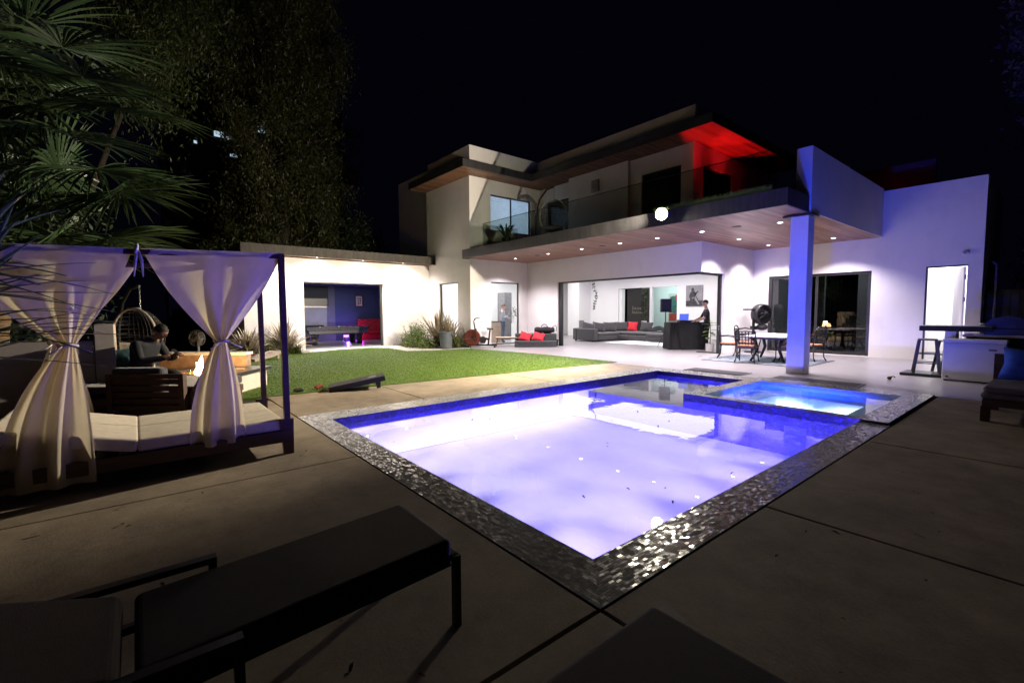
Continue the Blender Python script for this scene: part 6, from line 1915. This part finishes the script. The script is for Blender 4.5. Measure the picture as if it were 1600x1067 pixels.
# neighbour's house far behind the conifer: its lit windows sparkle through the leaves
nb = thing('neighbour_house', 'distant building whose lit windows sparkle through the conifer', 'house', (-42, 9, 0), world=True)
q = MB(); q.box(-46, -42, 2, 15, 0, 19); q.build('wall', 'fence_dark', nb)
for y0, y1, z0, z1 in ((5.3, 5.9, 14.8, 15.2), (8.3, 8.8, 15.8, 16.3), (6.3, 6.8, 13.5, 13.75), (4.0, 4.2, 14.0, 14.2), (7.1, 7.4, 14.3, 14.6), (6.1, 6.35, 14.75, 15.0)):
    q = MB(); q.box(-41.99, -41.95, y0, y1, z0, z1); q.build('window', 'far_window_glow', nb)
# ------------------------------------------------------------------ lights, world, camera
WARM = (1.0, .87, .66)
lamp('flood_lamp', 'SPOT', (-6.53, 9.98, 3.79), 9000, WARM, fl, aim=(-13.0, 3.6, 0), spot_size=math.radians(118), spot_blend=1.0, shadow_soft_size=.05)
lamp('flood_lamp', 'SPOT', (-6.53, 10.0, 3.80), 5200, WARM, fl, aim=(-16.5, 11.0, 6.6), spot_size=math.radians(84), spot_blend=1., shadow_soft_size=.05)
lamp('flood_lamp', 'SPOT', (-6.53, 9.98, 3.78), 3200, WARM, fl, aim=(-5.9, 0.2, 0.4), spot_size=math.radians(30), spot_blend=.9, shadow_soft_size=.05)
for x, y in DL:
    lamp('soffit_lamp', 'SPOT', (x, y, ZS - .03), 500, (1.0, .90, .97), house, aim=(x, y, 0), spot_size=math.radians(125), spot_blend=.7, shadow_soft_size=.05)
for y in PHL:
    lamp('eave_lamp', 'SPOT', (-18.62, y, 3.53), 560, (1.0, .90, .82), ph, aim=(-18.75, y, 0), spot_size=math.radians(158), spot_blend=1., shadow_soft_size=.04)
def area(name, loc, sx, sy, p, col, par, aim=None):
    o = lamp(name, 'AREA', loc, p, col, par, aim, shape='RECTANGLE', size=sx, size_y=sy)
    return o
area('living_room_light', (-12.2, 17.6, 3.28), 6, 5, 330, (1, .96, .99), house)
area('kitchen_light', (-17.8, 13.2, 3.28), 3.2, 4, 320, (1, .98, .98), house)
area('hall_light', (-17.5, 18.2, 3.28), 3, 3, 100, (1, .97, .98), house)
area('rear_room_light', (-14.3, 23.0, 3.2), 3, 1.5, 90, (.85, 1, .97), house)
area('store_light', (-2.4, 19.2, 3.4), .9, 2.5, 140, (1, .97, 1), house)
area('bedroom_light', (-5.3, 19.6, 3.4), 2, 1, 34, (.85, .9, 1), house)
area('upper_room_light', (-17.2, 12.7, 6.7), 2, 2, 60, (.50, .70, 1), house)
area('games_room_light', (-21.6, 7.0, 2.74), 3, 4, 60, (.85, .88, 1), ph)
lamp('table_lamp_light', 'POINT', (-22.9, 8.2, .25), 26, (.32, .14, 1), ph, shadow_soft_size=.06)
lamp('magenta_light', 'POINT', (-23.25, 9.0, .35), 10, (.8, .05, 1), ph, shadow_soft_size=.05)
# red uplight on the upper terrace
for y in (14.1, 15.8):
    lamp('terrace_uplight', 'SPOT', (-7.72, y, 4.2), 480, (1, .012, .02), house, aim=(-6.6, y, 6.85), spot_size=math.radians(70), spot_blend=.3, shadow_soft_size=.04)
lamp('terrace_uplight', 'POINT', (-3.6, 18.4, 5.1), .35, (1, .02, .02), house, shadow_soft_size=.05)
# fire
lamp('fire_glow', 'POINT', (-10.0, 1.25, .62), 85, (1, .55, .22), fp, shadow_soft_size=.12).location = (0.15, 0, .62)
# pool
VIO = (.37, .33, 1.0)
def even(o, k):
    """non-physical falloff, added to spread the light evenly: strength does not fall off with distance inside the beam"""
    d = o.data; d.use_nodes = True; nt = d.node_tree
    em = next(n for n in nt.nodes if n.type == 'EMISSION')
    f = N(nt, 'ShaderNodeLightFalloff'); f.inputs['Strength'].default_value = k
    L(nt, f.outputs['Constant'], em.inputs['Strength'])
    em.inputs['Color'].default_value = (1, 1, 1, 1)
for p, a in [((QX1 - .05, y, -.13), (-5.6, y + .3, -1.5)) for y in (2.8, 3.8, 4.8, 5.8, 6.7)] + [((x, QY0 + .05, -.13), (x - .1, 6.0, -1.5)) for x in (-5.4, -4.5, -3.6, -2.7)]:
    even(lamp('pool_light', 'SPOT', p, 100, VIO, pool, aim=a, spot_size=math.radians(52), spot_blend=1., shadow_soft_size=.03), 1.25)  # more beams than lamp fittings, added to even out the basin light
for y in (3.4, 5.6):
    lamp('pool_light', 'POINT', (QX1 - .2, y, -.28), 90, (.16, .12, 1), pool, shadow_soft_size=.08)
lamp('pool_light', 'SPOT', (QX1 - .15, 4.2, -.18), 480, (.10, .06, 1), pool, aim=(-5.1, .9, 1.7), spot_size=math.radians(40), spot_blend=1., shadow_soft_size=.06)
lamp('tub_light', 'SPOT', (-2.8, TY0 + .03, -.10), 2000, (.010, .05, 1), spa, aim=(-4.3, 11.5, 1.7), spot_size=math.radians(96), spot_blend=1., shadow_soft_size=.07)
for x in (-3.35, -2.3):
    even(lamp('tub_light', 'SPOT', (x, TY0 + .06, -.08), 80, (.80, .90, 1), spa, aim=(x, TY0 + .88, -.66), spot_size=math.radians(66), spot_blend=.6, shadow_soft_size=.04), 9.0)

w = bpy.data.worlds.new('World'); S.world = w; w.use_nodes = True
bg = w.node_tree.nodes['Background']; bg.inputs[0].default_value = (.25, .30, 1.0, 1); bg.inputs[1].default_value = .0022

cam = bpy.data.cameras.new('Camera'); co = bpy.data.objects.new('Camera', cam); COL.objects.link(co)
cam.sensor_width = 36; cam.lens = 36 * 720.2 / 1600; cam.clip_start = .05; cam.clip_end = 400
PITCH, ROLL, YAW = 6.54196258e-02, -5.5941e-03, 0.685462638
c_, s_ = math.cos(PITCH), math.sin(PITCH)
fw = Vector((0, c_, -s_)); up = Vector((0, s_, c_)); ri = Vector((1, 0, 0))
r2 = ri * math.cos(ROLL) + up * math.sin(ROLL); u2 = up * math.cos(ROLL) - ri * math.sin(ROLL)
B3 = Matrix(((math.sin(YAW), -math.cos(YAW), 0), (math.cos(YAW), math.sin(YAW), 0), (0, 0, 1)))
r2, u2, fw = B3 @ r2, B3 @ u2, B3 @ fw
M4 = Matrix((r2, u2, -fw)).transposed().to_4x4(); M4.translation = (0, 0, 1.45)
co.matrix_world = M4
S.camera = co
S.render.engine = 'CYCLES'
S.cycles.use_denoising = True
S.cycles.max_bounces = 8; S.cycles.diffuse_bounces = 4; S.cycles.glossy_bounces = 4; S.cycles.transparent_max_bounces = 16; S.cycles.transmission_bounces = 4
S.cycles.sample_clamp_indirect = 6
S.cycles.caustics_reflective = False; S.cycles.caustics_refractive = False
S.view_settings.view_transform = 'Standard'; S.view_settings.look = 'None'; S.view_settings.exposure = 0; S.view_settings.gamma = 1
